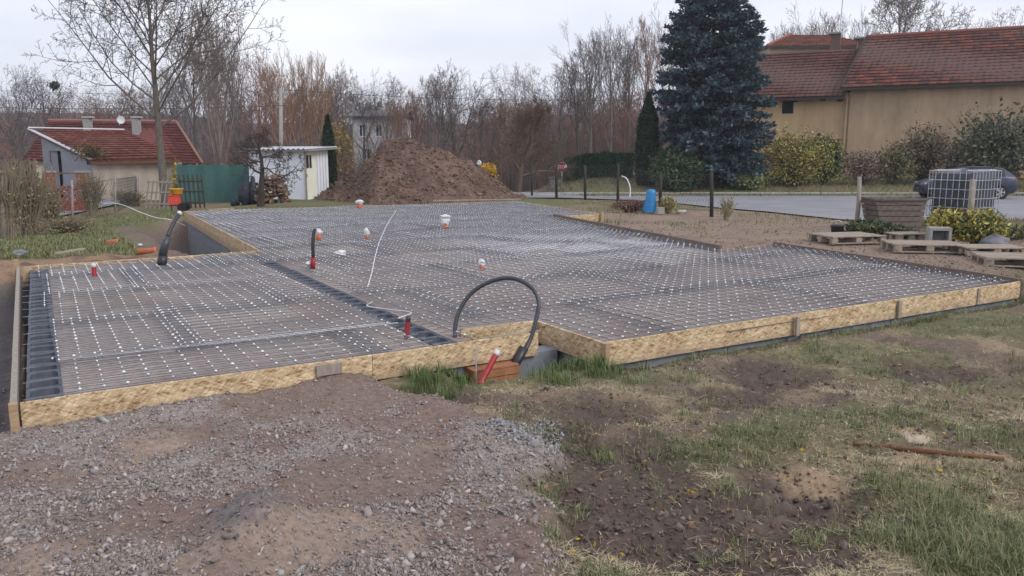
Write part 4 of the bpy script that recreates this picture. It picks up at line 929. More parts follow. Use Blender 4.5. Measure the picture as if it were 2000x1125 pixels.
bush('yellow_tree', 'small tree with last yellow leaves behind the slim conifer', gp(668, 340, 52), (1.0, .9, 2.6), 1600, .10, [(.38, .26, .06), (.28, .2, .07)], 47, cat='tree', nst=30, shell=.2)

# ------------------------------------------------------------------ buildings
TILE_RED = [(.42, .225, .17), (.385, .205, .16), (.36, .195, .158), (.44, .24, .18), (.33, .18, .15)]
TILE_OLD = [(.32, .182, .158), (.29, .168, .148), (.27, .16, .146), (.34, .19, .158), (.255, .152, .14)]
def tiled_roof(roof, e0, e1, r0, r1, rows, cols_, seed, tw=.25, name='tile_course'):
    """courses of clay tiles from eave e0-e1 up to ridge r0-r1; each course is one part, its tiles separate pieces with a step at their lower edge"""
    g = random.Random(seed); e0, e1, r0, r1 = map(V3, (e0, e1, r0, r1)); nrm = (e1 - e0).cross(r0 - e0).normalized()
    if nrm.z < 0: nrm = -nrm
    for i in range(rows):
        a, b = i / rows, min(1, (i + 1.12) / rows); p0, p1 = e0.lerp(r0, a), e1.lerp(r1, a); q0, q1 = e0.lerp(r0, b), e1.lerp(r1, b)
        n = max(1, int((p1 - p0).length / tw)); mb = MB(); off = .5 * (i % 2)
        for k in range(n):
            x0, x1 = k / n, (k + 1) / n; sag = .02 * math.sin(k * .13 + i * .4)
            lo = nrm * (.07 + g.uniform(-.004, .005) + sag); hi = nrm * (.014 + sag); c = [x * 1 * x for x in g.choice(cols_)]; gg = g.uniform(.88, 1.1); c = [x * gg for x in c]
            a0, a1 = p0.lerp(p1, x0), p0.lerp(p1, x1); b0, b1 = q0.lerp(q1, x0), q0.lerp(q1, x1); m0 = (a0 + a1) / 2; m1 = (b0 + b1) / 2; bow = nrm * .022
            mb.add([a0 + lo, m0 + lo + bow, a1 + lo, b1 + hi, m1 + hi + bow, b0 + hi, a0, m0, a1], [(0, 1, 4, 5), (1, 2, 3, 4), (6, 7, 1, 0), (7, 8, 2, 1)], tuple(c))
        mb.build(name, M['tile'], roof)
def wall_with_openings(mb, a, b, z0, z1, ops=(), depth=.18):
    """wall from a to b (2d) with rectangular openings (s0, s1, h0, h1) in metres along it"""
    a = Vector(a[:2]); b = Vector(b[:2]); L_ = (b - a).length; t = (b - a) / L_; n = Vector((-t.y, t.x)) * depth
    xs_ = sorted({0, L_} | {o[0] for o in ops} | {o[1] for o in ops}); zs_ = sorted({z0, z1} | {o[2] for o in ops} | {o[3] for o in ops})
    for x0, x1 in zip(xs_, xs_[1:]):
        for q0, q1 in zip(zs_, zs_[1:]):
            cx_, cz_ = (x0 + x1) / 2, (q0 + q1) / 2
            if any(o[0] < cx_ < o[1] and o[2] < cz_ < o[3] for o in ops): continue
            p, q = a + t * x0, a + t * x1; mb.quad((*p, q0), (*q, q0), (*q, q1), (*p, q1)); 
    for o in ops:
        p, q = a + t * o[0], a + t * o[1]
        for s, e, w0, w1 in ((p, p, o[2], o[3]), (q, q, o[2], o[3])): mb.quad((*s, w0), (*(s + n), w0), (*(s + n), w1), (*s, w1))
        mb.quad((*p, o[2]), (*q, o[2]), (*(q + n), o[2]), (*(p + n), o[2])); mb.quad((*p, o[3]), (*q, o[3]), (*(q + n), o[3]), (*(p + n), o[3]))
def on_wall(a, b, s, h, out=0):
    a = Vector(a[:2]); b = Vector(b[:2]); t = (b - a).normalized(); n = Vector((-t.y, t.x)); p = a + t * s - n * out; return Vector((p.x, p.y, h))
def window(par, a, b, s0, s1, h0, h1, frame='white', panes=2, recess=.12):
    f = MB(); fr = .06
    for s, e in ((s0, s0 + fr), (s1 - fr, s1)): f.beam(on_wall(a, b, (s + e) / 2, h0, -recess), on_wall(a, b, (s + e) / 2, h1, -recess), .06, fr, up=(0, 1, .01))
    for h in (h0 + fr / 2, h1 - fr / 2): f.beam(on_wall(a, b, s0 + fr, h, -recess), on_wall(a, b, s1 - fr, h, -recess), .06, fr)
    for k in range(1, panes): s = s0 + (s1 - s0) * k / panes; f.beam(on_wall(a, b, s, h0 + fr, -recess), on_wall(a, b, s, h1 - fr, -recess), .05, .05, up=(0, 1, .01))
    wo = f.build('window', M[frame], par)
    for k in range(panes):
        g = MB(); x0 = s0 + (s1 - s0) * k / panes; x1 = s0 + (s1 - s0) * (k + 1) / panes
        g.quad(on_wall(a, b, x0, h0, -recess - .035), on_wall(a, b, x1, h0, -recess - .035), on_wall(a, b, x1, h1, -recess - .035), on_wall(a, b, x0, h1, -recess - .035)); g.build('pane', M['glass'], wo)
# --- ochre barn, two joined ranges
BD = Vector((.903, -.428)); BN = Vector((.428, .903)); C0 = Vector((18.5, 44.0)); BZ = -.1
bt = thing('barn', 'long ochre rendered barn with weathered red tiled roofs beyond the road', 'building', (*C0, BZ))
ER, EL = 5.4, 4.95; WID = 9.0
wr0, wr1 = C0, C0 + BD * 15; wl0, wl1 = C0 - BD * 7.6 + BN * .12, C0 + BN * .12
mb = MB(); wall_with_openings(mb, wr0, wr1, BZ, ER + .05); mb.quad((*wr1, BZ), (*(wr1 + BN * WID), BZ), (*(wr1 + BN * WID), ER), (*wr1, ER)); mb.add([(*wr0, EL - .6), (*(wr0 + BN * WID), EL - .6), (*(wr0 + BN * WID), ER), (*(wr0 + BN * WID / 2), ER + 2.9), (*wr0, ER)], [(0, 1, 2, 3, 4)])
mb.quad((*(wr0 + BN * .12), BZ), (*(wr0), BZ), (*wr0, ER), (*(wr0 + BN * .12), ER))
mb.quad((*(wr0 + BN * WID), BZ), (*(wr1 + BN * WID), BZ), (*(wr1 + BN * WID), ER), (*(wr0 + BN * WID), ER)); mb.build('right_wall', M['barn'], bt)
s_w = 4.05; ops = [(s_w, s_w + .62, EL - 1.0, EL - .25), (6.1, 7.15, .5, 1.7)]
mb = MB(); wall_with_openings(mb, wl0, wl1, BZ, EL + .05, ops); mb.add([(*(wl0 + BN * (WID - .2)), BZ), (*wl0, BZ), (*wl0, EL), (*(wl0 + BN * WID / 2), EL + 2.75), (*(wl0 + BN * (WID - .2)), EL)], [(0, 1, 2, 3, 4)]); mb.build('left_wall', M['barn_left'], bt)
window(bt, wl0, wl1, *ops[0], 'dark', 2); mb = MB(); mb.quad(on_wall(wl0, wl1, 6.1, .5, -.15), on_wall(wl0, wl1, 7.15, .5, -.15), on_wall(wl0, wl1, 7.15, 1.7, -.15), on_wall(wl0, wl1, 6.1, 1.7, -.15)); mb.build('hatch', M['greywood'], bt)
mb = MB(); mb.beam(on_wall(wl0, wl1, 0, 2.55, .03), on_wall(wl0, wl1, 7.35, 2.55, .03), .10, .09); mb.build('cornice', M['barn_left'], bt)
mb = MB(); mb.beam(on_wall(wl0, wl1, 7.46, BZ, .05), on_wall(wl0, wl1, 7.46, 4.7, .05), .1, .34, up=(BN.x, BN.y, 0)); mb.build('pilaster', M['barn'], bt)
for k, (s, h) in enumerate(((1.9, 4.62), (3.4, 4.66), (4.3, 4.6), (3.35, 2.1))):
    mb = MB(); q = on_wall(wl0, wl1, s + 2.8, h, .012); mb.box(q, (.32, .02, .10), math.atan2(BD.y, BD.x)); mb.build('wall_patch', M['brick'] if k == 3 else M['dark'], bt)
rr = MB(); oh = .45
def rp(base, s, n_, z): p = base + BD * s + BN * n_; return Vector((p.x, p.y, z))
sl_r = 2.9 / 4.5
RE0, RE1 = rp(C0, -.45, -oh, ER - oh * sl_r + .1), rp(C0, 15.4, -oh, ER - oh * sl_r + .1); RR0, RR1 = rp(C0, -.45 + .9, WID / 2, ER + 3.0), rp(C0, 15.4, WID / 2, ER + 3.0)
rr.slab(RE0, RE1, RR1, RR0, .05, (.12, .07, .06)); rr.slab(RR0, RR1, rp(C0, 15.4, WID + oh, ER - .2), rp(C0, -.45, WID + oh, ER - .2), .05, (.2, .08, .06)); ro = rr.build('right_roof', M['tile'], bt)
tiled_roof(ro, RE0, RE1, RR0, RR1, 17, TILE_OLD + TILE_RED[:2], 1, .28)
mb = MB(); mb.tube([RR0 + Vector((0, 0, .08)), RR1 + Vector((0, 0, .08))], .13, 8, c_=(.24, .095, .075)); mb.build('ridge_tiles', M['tile'], ro)
mb = MB(); mb.beam(RE0 + Vector((0, 0, -.06)), RE1 + Vector((0, 0, -.06)), .12, .14); mb.build('eave_board', M['darkpost'], ro)
mb = MB(); mb.beam(RE0 + Vector((0, 0, .0)), RR0 + Vector((0, 0, .0)), .08, .2); mb.build('verge_board', M['darkpost'], ro)
LE0, LE1 = rp(C0, -8.1, .12 - oh, EL - oh * .62 + .1), rp(C0, -.25, .12 - oh, EL - oh * .62 + .1); LR0, LR1 = rp(C0, -8.1, WID / 2, EL + 2.85), rp(C0, .4, WID / 2, EL + 2.85)
rr = MB(); rr.slab(LE0, LE1, LR1, LR0, .05, (.12, .07, .06)); rr.slab(LR0, LR1, rp(C0, .0, WID, EL), rp(C0, -8.1, WID, EL), .05, (.2, .08, .06)); ro = rr.build('left_roof', M['tile'], bt)
tiled_roof(ro, LE0, LE1, LR0, LR1, 16, TILE_OLD, 2, .28)
mb = MB(); mb.beam(LE0 + Vector((0, 0, -.06)), LE1 + Vector((0, 0, -.06)), .12, .14); mb.build('eave_board', M['darkpost'], ro)
for px, y0, y1, wpx, mt, Y in ((1631, 64, 104, 20, 'cement', 49.5), (1682, 73, 106, 24, 'cement', 50.5)):
    a, b = D(px, y1, Y), D(px, y0, Y); wd = wpx * Y / FPX; mb = MB(); mb.box((a.x, a.y, (a.z + b.z) / 2 - .4), (wd * .86, .62, b.z - a.z + .6), -.44); c = mb.build('chimney', M['oldbrick'], bt)
    mb = MB(); mb.box((b.x, b.y, b.z - .05), (wd * 1.05, .78, .1), -.44); mb.build('chimney_cap', M['cement'], c)
a = D(1640, 66, 49.2); mb = MB(); mb.tube([a, D(1647, -14, 49.2)], .028, 5); mb.box(D(1647, -10, 49.2), (.5, .02, .02)); tag(mb.build('antenna_mast', M['galv'], loc=a), 'thin antenna mast rising beside the barn chimney', 'mast')
# --- hip-roofed house behind the barn
b = Vector((22.3, 64, zt(22.3, 64))); t = thing('hipped_house', 'house with small hipped red roof showing behind the barn and spruce', 'house', b)
mb = MB(); zt0 = 9.75; mb.box((23.6, 65, (zt0 + b.z) / 2), (8.2, 7, zt0 - b.z)); wl = mb.build('wall', M['cream'], t)
e = [Vector((19.2, 61.1, zt0 - .05)), Vector((28.0, 61.1, zt0 - .05)), Vector((28.0, 68.9, zt0 - .05)), Vector((19.2, 68.9, zt0 - .05))]; r_ = [Vector((22.3, 65, zt0 + 1.35)), Vector((25.2, 65, zt0 + 1.35))]
mb = MB(); mb.cc = (.2, .08, .06); mb.add([*e, *r_], [(0, 1, 5, 4), (1, 2, 5), (2, 3, 4, 5), (3, 0, 4), (3, 2, 1, 0)]); ro = mb.build('roof', M['tile'], t)
tiled_roof(ro, e[0], e[1], r_[0], r_[1], 9, TILE_RED, 4, .3); tiled_roof(ro, e[3], e[0], r_[0], r_[0] + Vector((0, -.01, 0)), 9, TILE_RED, 5, .3)
mb = MB(); mb.tube([e[0] + Vector((0, 0, .1)), r_[0] + Vector((0, 0, .1))], .1, 6, c_=(.32, .12, .09)); mb.build('hip_tiles', M['tile'], ro)
mb = MB(); mb.box((23.6, 61.05, zt0 - .1), (8.9, .12, .12)); mb.build('gutter', M['darkpost'], ro)
# --- low outbuilding on the left
cF = D(180, 316, 36.5); cR = D(354, 312, 38.6); cB = D(80, 270, 41); zb = -.55
ot = thing('outbuilding', 'low cream rendered outbuilding with sloping red tiled roof and grey end wall', 'building', (cF.x, cF.y, zb))
zE = cF.z - .06
mb = MB(); wall_with_openings(mb, (cF.x, cF.y), (cR.x, cR.y), zb, zE + .03); mb.build('front_wall', M['cream'], ot)
zA = D(80, 266, 41).z
a, b_ = Vector((cB.x, cB.y)), Vector((cF.x, cF.y)); tt = (b_ - a); L_ = tt.length
def ew(s, z): p = a.lerp(b_, s / L_); return (p.x, p.y, z)
d0, d1 = L_ * .16, L_ * .40
def ztop(s): return zA + (zE - zA) * s / L_
zh = 1.6 + 9 * 39.5 / FPX
mb = MB(); mb.add([ew(0, zb), ew(d0, zb), ew(d0, ztop(d0)), ew(0, ztop(0))], [(0, 1, 2, 3)]); mb.add([ew(d0, zh), ew(d1, zh), ew(d1, ztop(d1)), ew(d0, ztop(d0))], [(0, 1, 2, 3)]); mb.add([ew(d1, zb), ew(L_, zb), ew(L_, zE), ew(d1, ztop(d1))], [(0, 1, 2, 3)])
mb.build('end_wall', M['greyrender'], ot)
nI = Vector((-tt.y, tt.x, 0)).normalized() * .25
mb = MB(); mb.add([V3(ew(d0, zb)) + nI, V3(ew(d1, zb)) + nI, V3(ew(d1, zh)) + nI, V3(ew(d0, zh)) + nI], [(0, 1, 2, 3)]); mb.add([ew(d1, zb), V3(ew(d1, zb)) + nI, V3(ew(d1, zh)) + nI, ew(d1, zh)], [(0, 1, 2, 3)]); mb.build('doorway', M['dark'], ot)
mb = MB(); mb.add([V3(ew(d0, zb)) + nI * .2, V3(ew(d0 + (d1 - d0) * .42, zb)) + nI * .6, V3(ew(d0 + (d1 - d0) * .42, zh)) + nI * .6, V3(ew(d0, zh)) + nI * .2], [(0, 1, 2, 3)]); mb.build('door', M['greyrender'], ot)
T0, T1 = D(57, 258, 41.4), D(243, 260, 42.8); E0, E1 = D(178, 318, 36.3), D(354, 314, 38.3)
mb = MB(); mb.cc = (.16, .07, .055); mb.slab(E0, E1, T1, T0, .1); mb.add([T1, E1, D(300, 300, 44)], [(0, 1, 2)]); ro = mb.build('roof', M['tile'], ot)
tiled_roof(ro, E0 + Vector((0, 0, .1)), E1 + Vector((0, 0, .1)), T0 + Vector((0, 0, .1)), T1 + Vector((0, 0, .1)), 13, TILE_RED + [(.36, .15, .10)], 7, .3)
mb = MB(); mb.beam(T0 + Vector((0, 0, .17)), E0 + Vector((0, 0, .17)), .2, .04); mb.build('verge_flashing', M['flash'], ro)
mb = MB(); mb.beam(T0 + Vector((0, 0, .24)), T1 + Vector((0, 0, .2)), .2, .06); mb.build('ridge_flashing', M['white'], ro)
mb = MB(); mb.beam(E0 + Vector((0, -.1, -.02)), E1 + Vector((0, -.1, -.02)), .14, .12); mb.build('gutter', M['rust'], ro)
# --- larger red-roofed house behind it
zg = -1.0; b = D(200, 330, 47); t = thing('red_roofed_house', 'house with long red hipped roof and two chimneys behind the outbuilding', 'house', (b.x, b.y, zg))
eL, eR = D(45, 313, 46), D(396, 322, 48); rL, rR = D(95, 239, 50.5), D(345, 241, 51.5); bL, bR = D(75, 300, 56), D(372, 303, 57)
mb = MB(); mb.prism([(eL.x + .4, eL.y + .4), (eR.x - .5, eR.y + .4), (bR.x - .5, bR.y), (bL.x + .4, bL.y)], zg, eL.z + .02); mb.build('wall', M['cream'], t)
mb = MB(); mb.cc = (.17, .05, .045); mb.add([eL, eR, rR, rL, bL, bR], [(0, 1, 2, 3), (1, 5, 2), (5, 4, 3, 2), (4, 0, 3)]); ro = mb.build('roof', M['tile'], t)
HR = [(.31, .145, .125), (.29, .135, .12), (.272, .13, .118), (.33, .158, .13)]
tiled_roof(ro, eL, eR, rL, rR, 15, HR, 9, .36); tiled_roof(ro, eR, bR, rR, rR + Vector((.01, .01, 0)), 15, HR, 10, .36); tiled_roof(ro, bL, eL, rL, rL + Vector((.01, -.01, 0)), 15, HR, 12, .36)
mb = MB(); mb.tube([rL + Vector((0, 0, .1)), rR + Vector((0, 0, .1))], .13, 6, c_=(.28, .13, .11)); mb.tube([rR + Vector((0, 0, .1)), eR + Vector((0, 0, .1))], .08, 6, c_=(.31, .15, .12)); mb.build('ridge_tiles', M['tile'], ro)
for px in (172, 267):
    a, q = D(px, 250, 50), D(px, 228, 50); mb = MB(); mb.box((a.x, a.y, (a.z + q.z) / 2 - .3), (.4, .42, q.z - a.z + .6)); c = mb.build('chimney', M['cement'], ro); mb = MB(); mb.box((q.x, q.y, q.z - .03), (.55, .55, .09)); mb.build('chimney_cap', M['kerb'], c)
a = D(237, 234, 50.4); mb = MB(); mb.tube([D(233, 244, 50.4), D(233, 224, 50.4)], .02, 5); mb.lathe(a, [(0, .02), (.14, .0), (.26, -.06), (.24, -.05), (0, .0)], 12, 'y'); mb.build('satellite_dish', M['white'], t)
# --- white house far off in the trees
b = D(735, 300, 68); t = thing('far_white_house', 'white two storey house far off among the trees left of the heap top', 'house', (b.x, b.y, -2.2))
a, c = D(690, 280, 68), D(786, 280, 68); z0, z1 = -2.4, D(735, 229, 68).z; ops = [(.5, 1.1, 3.2, 4.2), (1.9, 2.5, 3.2, 4.2), (.8, 1.4, 1.2, 2.2), (2.6, 3.2, 1.2, 2.2)]; ops = [o for o in ops if o[3] < z1 - .2]
mb = MB(); wall_with_openings(mb, (a.x, a.y), (c.x, c.y), z0, z1, ops); mb.quad((c.x, c.y, z0), (c.x, c.y + 6, z0), (c.x, c.y + 6, z1), (c.x, c.y, z1)); mb.quad((a.x, a.y, z0), (a.x, a.y + 6, z0), (a.x, a.y + 6, z1), (a.x, a.y, z1)); mb.build('wall', M['farwhite'], t)
for o in ops: window(t, (a.x, a.y), (c.x, c.y), *o)
mb = MB(); mb.cc = (.17, .17, .19); k = Vector((.35, 0, 0)); g0 = Vector((a.x, a.y - .4, z1)) - k; g1 = Vector((c.x, c.y - .4, z1)) + k; rz1 = D(735, 218, 71).z
mb.slab(g0, g1, Vector((g1.x, g1.y + 3.4, rz1)), Vector((g0.x, g0.y + 3.4, rz1)), .12); mb.slab(Vector((g0.x, g0.y + 3.4, rz1)), Vector((g1.x, g1.y + 3.4, rz1)), g1 + Vector((0, 6.8, 0)), g0 + Vector((0, 6.8, 0)), .12); mb.build('roof', M['tile'], t)
# --- brick garden wall left
for px0, px1, h0, h1, Y in ((-12, 16, 338, 392, 26), (88, 101, 338, 386, 28), (152, 168, 338, 386, 30)):
    pass
gw = thing('garden_wall', 'red brick garden wall with piers in front of the grey end wall', 'wall', W(125, 400, -.45))
for px, wpx, Y in ((-4, 40, 27.5), (95, 14, 29), (160, 17, 29.5)):
    a = D(px, 337, Y); wd = wpx * Y / FPX; mb = MB(); n = 16; zz = zt(a.x, Y)
    for i in range(n):
        h = (a.z - zz) / n; mb.box((a.x, a.y, zz + h * (i + .5)), (wd - (.012 if i % 2 else 0), .34 - (.012 if i % 2 else 0), h - .012))
    pr = mb.build('pier', M['brick'], gw); mb = MB(); mb.box((a.x, a.y, a.z + .03), (wd + .06, .42, .06)); mb.build('pier_cap', M['cement'], pr)
a, c = D(101, 345, 29.15), D(152, 345, 29.4); zz = zt(a.x, 29)
mb = MB()
for i in range(9):
    n = 7
    for k in range(n):
        if (k + i) % 2 and i > 3: continue
        q = a.lerp(c, (k + .5) / n); mb.box((q.x, q.y, zz + .1 + i * .105), ((c.x - a.x) / n - .012, .12, .095), 0)
mb.build('pierced_bricks', M['brick'], gw); mb = MB(); mb.beam(D(101, 338.5, 29.15), D(152, 338.5, 29.4), .18, .05); mb.build('coping', M['rust'], gw)

# ------------------------------------------------------------------ spoil heap
hc = W(820, 390, -.25); hc = Vector((hc.x, 33.2, 0)); gx = np.arange(-6.2, 6.2, .075); gy = np.arange(-4.4, 5.0, .085); HX, HY = np.meshgrid(gx, gy)
ang = np.arctan2(HY, HX); crest = np.interp(HX, [-4.6, -2.6, -1.5, -.6, .3, 1.4, 2.6, 4.0, 4.8], [.0, 1.25, 2.35, 2.62, 2.3, 1.85, 1.35, .35, 0])
hw = .6 + crest * 1.35; prof = np.clip(1 - np.abs(HY - .3) / hw, 0, 1); HZ = crest * np.minimum(prof * 1.08, 1) ** .95
rill = fbm(HX * 1.0 + HY * .35, HY * .25, 2.2, 501, 3) - .5; HZ = HZ + (HZ > .02) * (rill * .34 * np.clip(HZ, 0, 1) + (fbm(HX, HY, 3.2, 511, 4) - .5) * .3 * np.clip(HZ * 2 + .15, 0, 1)) - .06
hv = np.stack([HX + hc.x, HY + hc.y, HZ + np.minimum(smooth_h(HX + hc.x, HY + hc.y), -.2)], -1); n1 = fbm(HX, HY, 1.1, 521); n2 = fbm(HX + HY * .4, HY * .3, 3, 523)
hcx = np.zeros(HX.shape + (3,)) + np.array([.175, .116, .09]); hcx = lerp(hcx, [.225, .152, .118], sm(.5, .68, n2)); hcx = lerp(hcx, [.14, .092, .075], sm(.5, .7, n1)); hcx = lerp(hcx, [.24, .17, .12], sm(.62, .78, fbm(HX, HY, 6, 531)) * .6)
ii = np.arange(HX.size).reshape(HX.shape); FQ = np.stack([ii[:-1, :-1], ii[:-1, 1:], ii[1:, 1:], ii[1:, :-1]], -1).reshape(-1, 4); FQ = FQ[(HZ.ravel()[FQ] > -.05).any(1)]
ht = thing('spoil_heap', 'tall heap of excavated brown soil behind the slab', 'heap', (hc.x, hc.y, -.25)); np_obj('soil', hv.reshape(-1, 3), FQ, hcx.reshape(-1, 3), M['heap'], ht, smooth=True)
def stones(n, pos, size, cols, seed, sq=.6):
    """angular stones: jittered octahedra-like 8-vertex chunks; pos (n,3)"""
    g = np.random.default_rng(seed); base = np.array([(x, y, z) for x in (-1, 1) for y in (-1, 1) for z in (-1, 1)], float) * .62
    q = base[None] + g.uniform(-.45, .45, (n, 8, 3)); q[..., 2] *= sq; q[..., 0] *= g.uniform(.8, 1.5, (n, 1)); q *= size[:, None, None]
    A = g.normal(size=(n, 3, 3)); A[:, 2] *= .5; A[:, 2, 2] += 1.1; Q, _ = np.linalg.qr(np.transpose(A, (0, 2, 1)) + np.eye(3) * .6)
    V = np.einsum('nij,nkj->nki', Q, q) + pos[:, None, :]
    f = np.array([(0, 1, 3, 2), (4, 6, 7, 5), (0, 4, 5, 1), (2, 3, 7, 6), (0, 2, 6, 4), (1, 5, 7, 3)])
    F_ = (f[None] + 8 * np.arange(n)[:, None, None]).reshape(-1, 4); cols = np.array(cols); C = cols[g.integers(0, len(cols), n)] * g.uniform(.75, 1.25, (n, 1))
    return V.reshape(-1, 3), F_, np.repeat(C, 8, 0)
sel = rng.integers(0, hv.reshape(-1, 3).shape[0], 9000); sel = sel[HZ.ravel()[sel] > .0][:5000]; pos = hv.reshape(-1, 3)[sel] + rng.normal(0, .03, (len(sel), 3)) * (1, 1, .3)
V, F_, C = stones(len(pos), pos, rng.uniform(.015, .06, len(pos)) * np.where(rng.random(len(pos)) < .06, 2, 1), [(.17, .105, .078), (.13, .082, .06), (.22, .15, .115)], 61, .8); np_obj('clods', V, F_, C, M['vcol'], ht)['kind'] = 'stuff'

# ------------------------------------------------------------------ shed, firewood, apple-tree corner
sf0, sf1, sb1 = W(502, 384, -.2), W(600, 383.5, -.2), None
Ys = 33.0; zs = -.22
L0, L1 = D(489, 384, Ys + .9), D(599, 384, Ys); R1 = D(643, 378, Ys + 1.8); top = 1.6 + (YH - 293) * Ys / FPX
st = thing('shed', 'small white shed with cream door and corrugated roof', 'shed', (L1.x, L1.y, zs))
L0.z = L1.z = R1.z = zs; a, b_, c = L0.to_2d(), L1.to_2d(), R1.to_2d(); dR = (c - b_).length
mb = MB(); wall_with_openings(mb, a, b_, zs, top); mb.build('left_wall', mat('shed_shaded_white', (.83, .855, .91), (.74, .765, .83), .6, 2), st)  # white wall, bluish cast of its shaded side put into the colour
mb = MB(); ops = [(.05, dR * .46, zs + .02, top - .08)]; wall_with_openings(mb, b_, c, zs, top, ops, .05); mb.build('door_wall', M['white'], st)
for k in range(4): 
    s = dR * (.50 + .125 * k); mb = MB(); mb.beam(on_wall(b_, c, s, zs, .008), on_wall(b_, c, s, top, .008), .012, .02, up=(0, 1, .01)); mb.build('panel_joint', M['kerb'], st)
bk = c + (a - b_); mb = MB(); mb.quad((*c, zs), (*bk, zs), (*bk, top), (*c, top)); mb.quad((*bk, zs), (*a, zs), (*a, top), (*bk, top)); mb.build('rear_wall', M['white'], st)
mb = MB(); o = ops[0]; mb.quad(on_wall(b_, c, o[0], o[2], -.03), on_wall(b_, c, o[1], o[2], -.03), on_wall(b_, c, o[1], o[3], -.03), on_wall(b_, c, o[0], o[3], -.03)); dr = mb.build('door', M['doorcream'], st)
ws = o[0] + .07, o[0] + .07 + .52 * (o[1] - o[0]); mb = MB(); mb.quad(on_wall(b_, c, ws[0], top - .75, -.022), on_wall(b_, c, ws[1], top - .75, -.022), on_wall(b_, c, ws[1], top - .22, -.022), on_wall(b_, c, ws[0], top - .22, -.022)); mb.build('pane', M['glass'], dr)
mb = MB(); mb.beam(on_wall(b_, c, (ws[0] + ws[1]) / 2, top - .75, -.015), on_wall(b_, c, (ws[0] + ws[1]) / 2, top - .22, -.015), .02, .03, up=(0, 1, .01)); mb.build('glazing_bar', M['white'], dr)
mb = MB(); mb.box(on_wall(b_, c, o[0] + .05, zs + 1.0, .0), (.03, .05, .12)); mb.build('handle', M['black'], dr)
mb = MB(); mb.beam((*b_, zs), (*b_, top), .07, .07, up=(0, 1, 0)); mb.build('corner_post', M['greywood'], st)
def corr(name, p0, p1, p2, p3, n, par, mt, amp=.03):
    mb = MB(); vs = []
    for i in range(n * 4 + 1):
        t_ = i / (n * 4); dz = Vector((0, 0, amp * math.sin(t_ * n * 2 * math.pi))); vs += [V3(p0).lerp(V3(p1), t_) + dz, V3(p3).lerp(V3(p2), t_) + dz]
    mb.add(vs, [(2 * i, 2 * i + 2, 2 * i + 3, 2 * i + 1) for i in range(n * 4)]); return mb.build(name, mt, par, smooth=True)
fr = (b_ - a).normalized() * .3; bkd = (c - b_).normalized() * .28; zr = top + .05
corr('roof', (*(a - bkd - fr * 1.0), zr - .02), (*(b_ - bkd + fr), zr - .02), (*(c + bkd * 2 + fr), zr + .1), (*(bk + bkd * 2 - fr), zr + .1), 14, st, M['flash'])
mb = MB(); mb.beam((*(a - bkd * .8 - fr), zr - .08), (*(b_ - bkd * .8 + fr), zr - .08), .05, .08); mb.beam((*(b_ - bkd * .8 + fr), zr - .08), (*(c + bkd * 2 + fr), zr + .04), .05, .06); mb.build('roof_batten', M['greywood'], st)
# firewood pile
p = D(533, 387, 31.2); p.z = zt(p.x, p.y); t = thing('firewood_pile', 'pile of split firewood against the shed', 'firewood', p); mb = MB(); g = random.Random(4)
for k in range(190):
    x = g.uniform(-.62, .62); hmax = 1.12 * (1 - (abs(x) / .75) ** 2.2); z = g.uniform(.03, max(.06, hmax)); a_ = g.gauss(0, .25); l = .32; r = g.uniform(.035, .07)
    c_ = g.choice([(.22, .15, .11), (.30, .21, .14), (.15, .10, .08), (.26, .16, .12)]); q = p + Vector((x, g.uniform(-.28, .2) - (1 - z) * .1, z)); dv = Vector((math.sin(a_), math.cos(a_), g.gauss(0, .2))) * l / 2
    mb.tube([q - dv, q + dv], r, 5, c_=c_)
mb.build('split_logs', M['vcol'], t)['kind'] = 'stuff'
p = D(490, 388, 31); p.z = zt(p.x, p.y); t = thing('tarp_bundle', 'dark blue tarpaulin bundles standing left of the firewood', 'tarpaulin', p)
for k, (dx, r, h) in enumerate(((-.22, .24, .85), (.12, .2, 1.0), (-.02, .26, .55))):
    mb = MB(); crumple(mb, p + Vector((dx, .1 * k - .1, h / 2)), r, r, h * .56, 30 + k, 12, 10); mb.build('bundle', M['tarp'], t, smooth=True)
p = D(458, 387, 31); p.z = zt(p.x, p.y); mb = MB(); crumple(mb, p + Vector((0, 0, .1)), .2, .2, .14, 55); tag(mb.build('sack', M['tarp'], loc=p), 'small dark sack lying left of the tarpaulin bundles', 'sack')
p, q = D(557, 383, 31.0), D(543, 338, 32.3); t = thing('ladder', 'short brown wooden ladder leaning on the firewood pile', 'ladder', p)
for s in (-.06, .06): mb = MB(); mb.beam(p + Vector((s, 0, 0)), q + Vector((s, 0, 0)), .03, .05); mb.build('rail', M['wood'], t)
for k in range(6): mb = MB(); m_ = p.lerp(q, (k + .5) / 6); mb.beam(m_ - Vector((.06, 0, 0)), m_ + Vector((.06, 0, 0)), .02, .03); mb.build('rung', M['wood'], t)
# green net fence
t = thing('net_fence', 'green windbreak net fence between the ash trunk and the shed', 'fence', gp(425, 375, 36)); n = 24; vs = []
for i in range(n + 1):
    px = 348 + (505 - 348) * i / n; b = D(px, 372, 36 - i * .02); z0 = zt(b.x, b.y) - .05; zt1 = 1.6 + (YH - 321 + .0) * b.y / FPX + .03 * math.sin(i * 1.9)
    vs += [(b.x, b.y + .04 * math.sin(i * 1.3), z0), (b.x, b.y + .05 * math.sin(i * 1.3 + .5), zt1)]
mb = MB(); mb.add(vs, [(2 * i, 2 * i + 2, 2 * i + 3, 2 * i + 1) for i in range(n)]); mb.build('net', M['net'], t, smooth=True)
for px in (349, 388, 437, 503): b = gp(px, 372, 36.1); mb = MB(); mb.tube([b, b + Vector((0, 0, 1.75))], .035, 6); mb.build('post', M['greywood'], t)
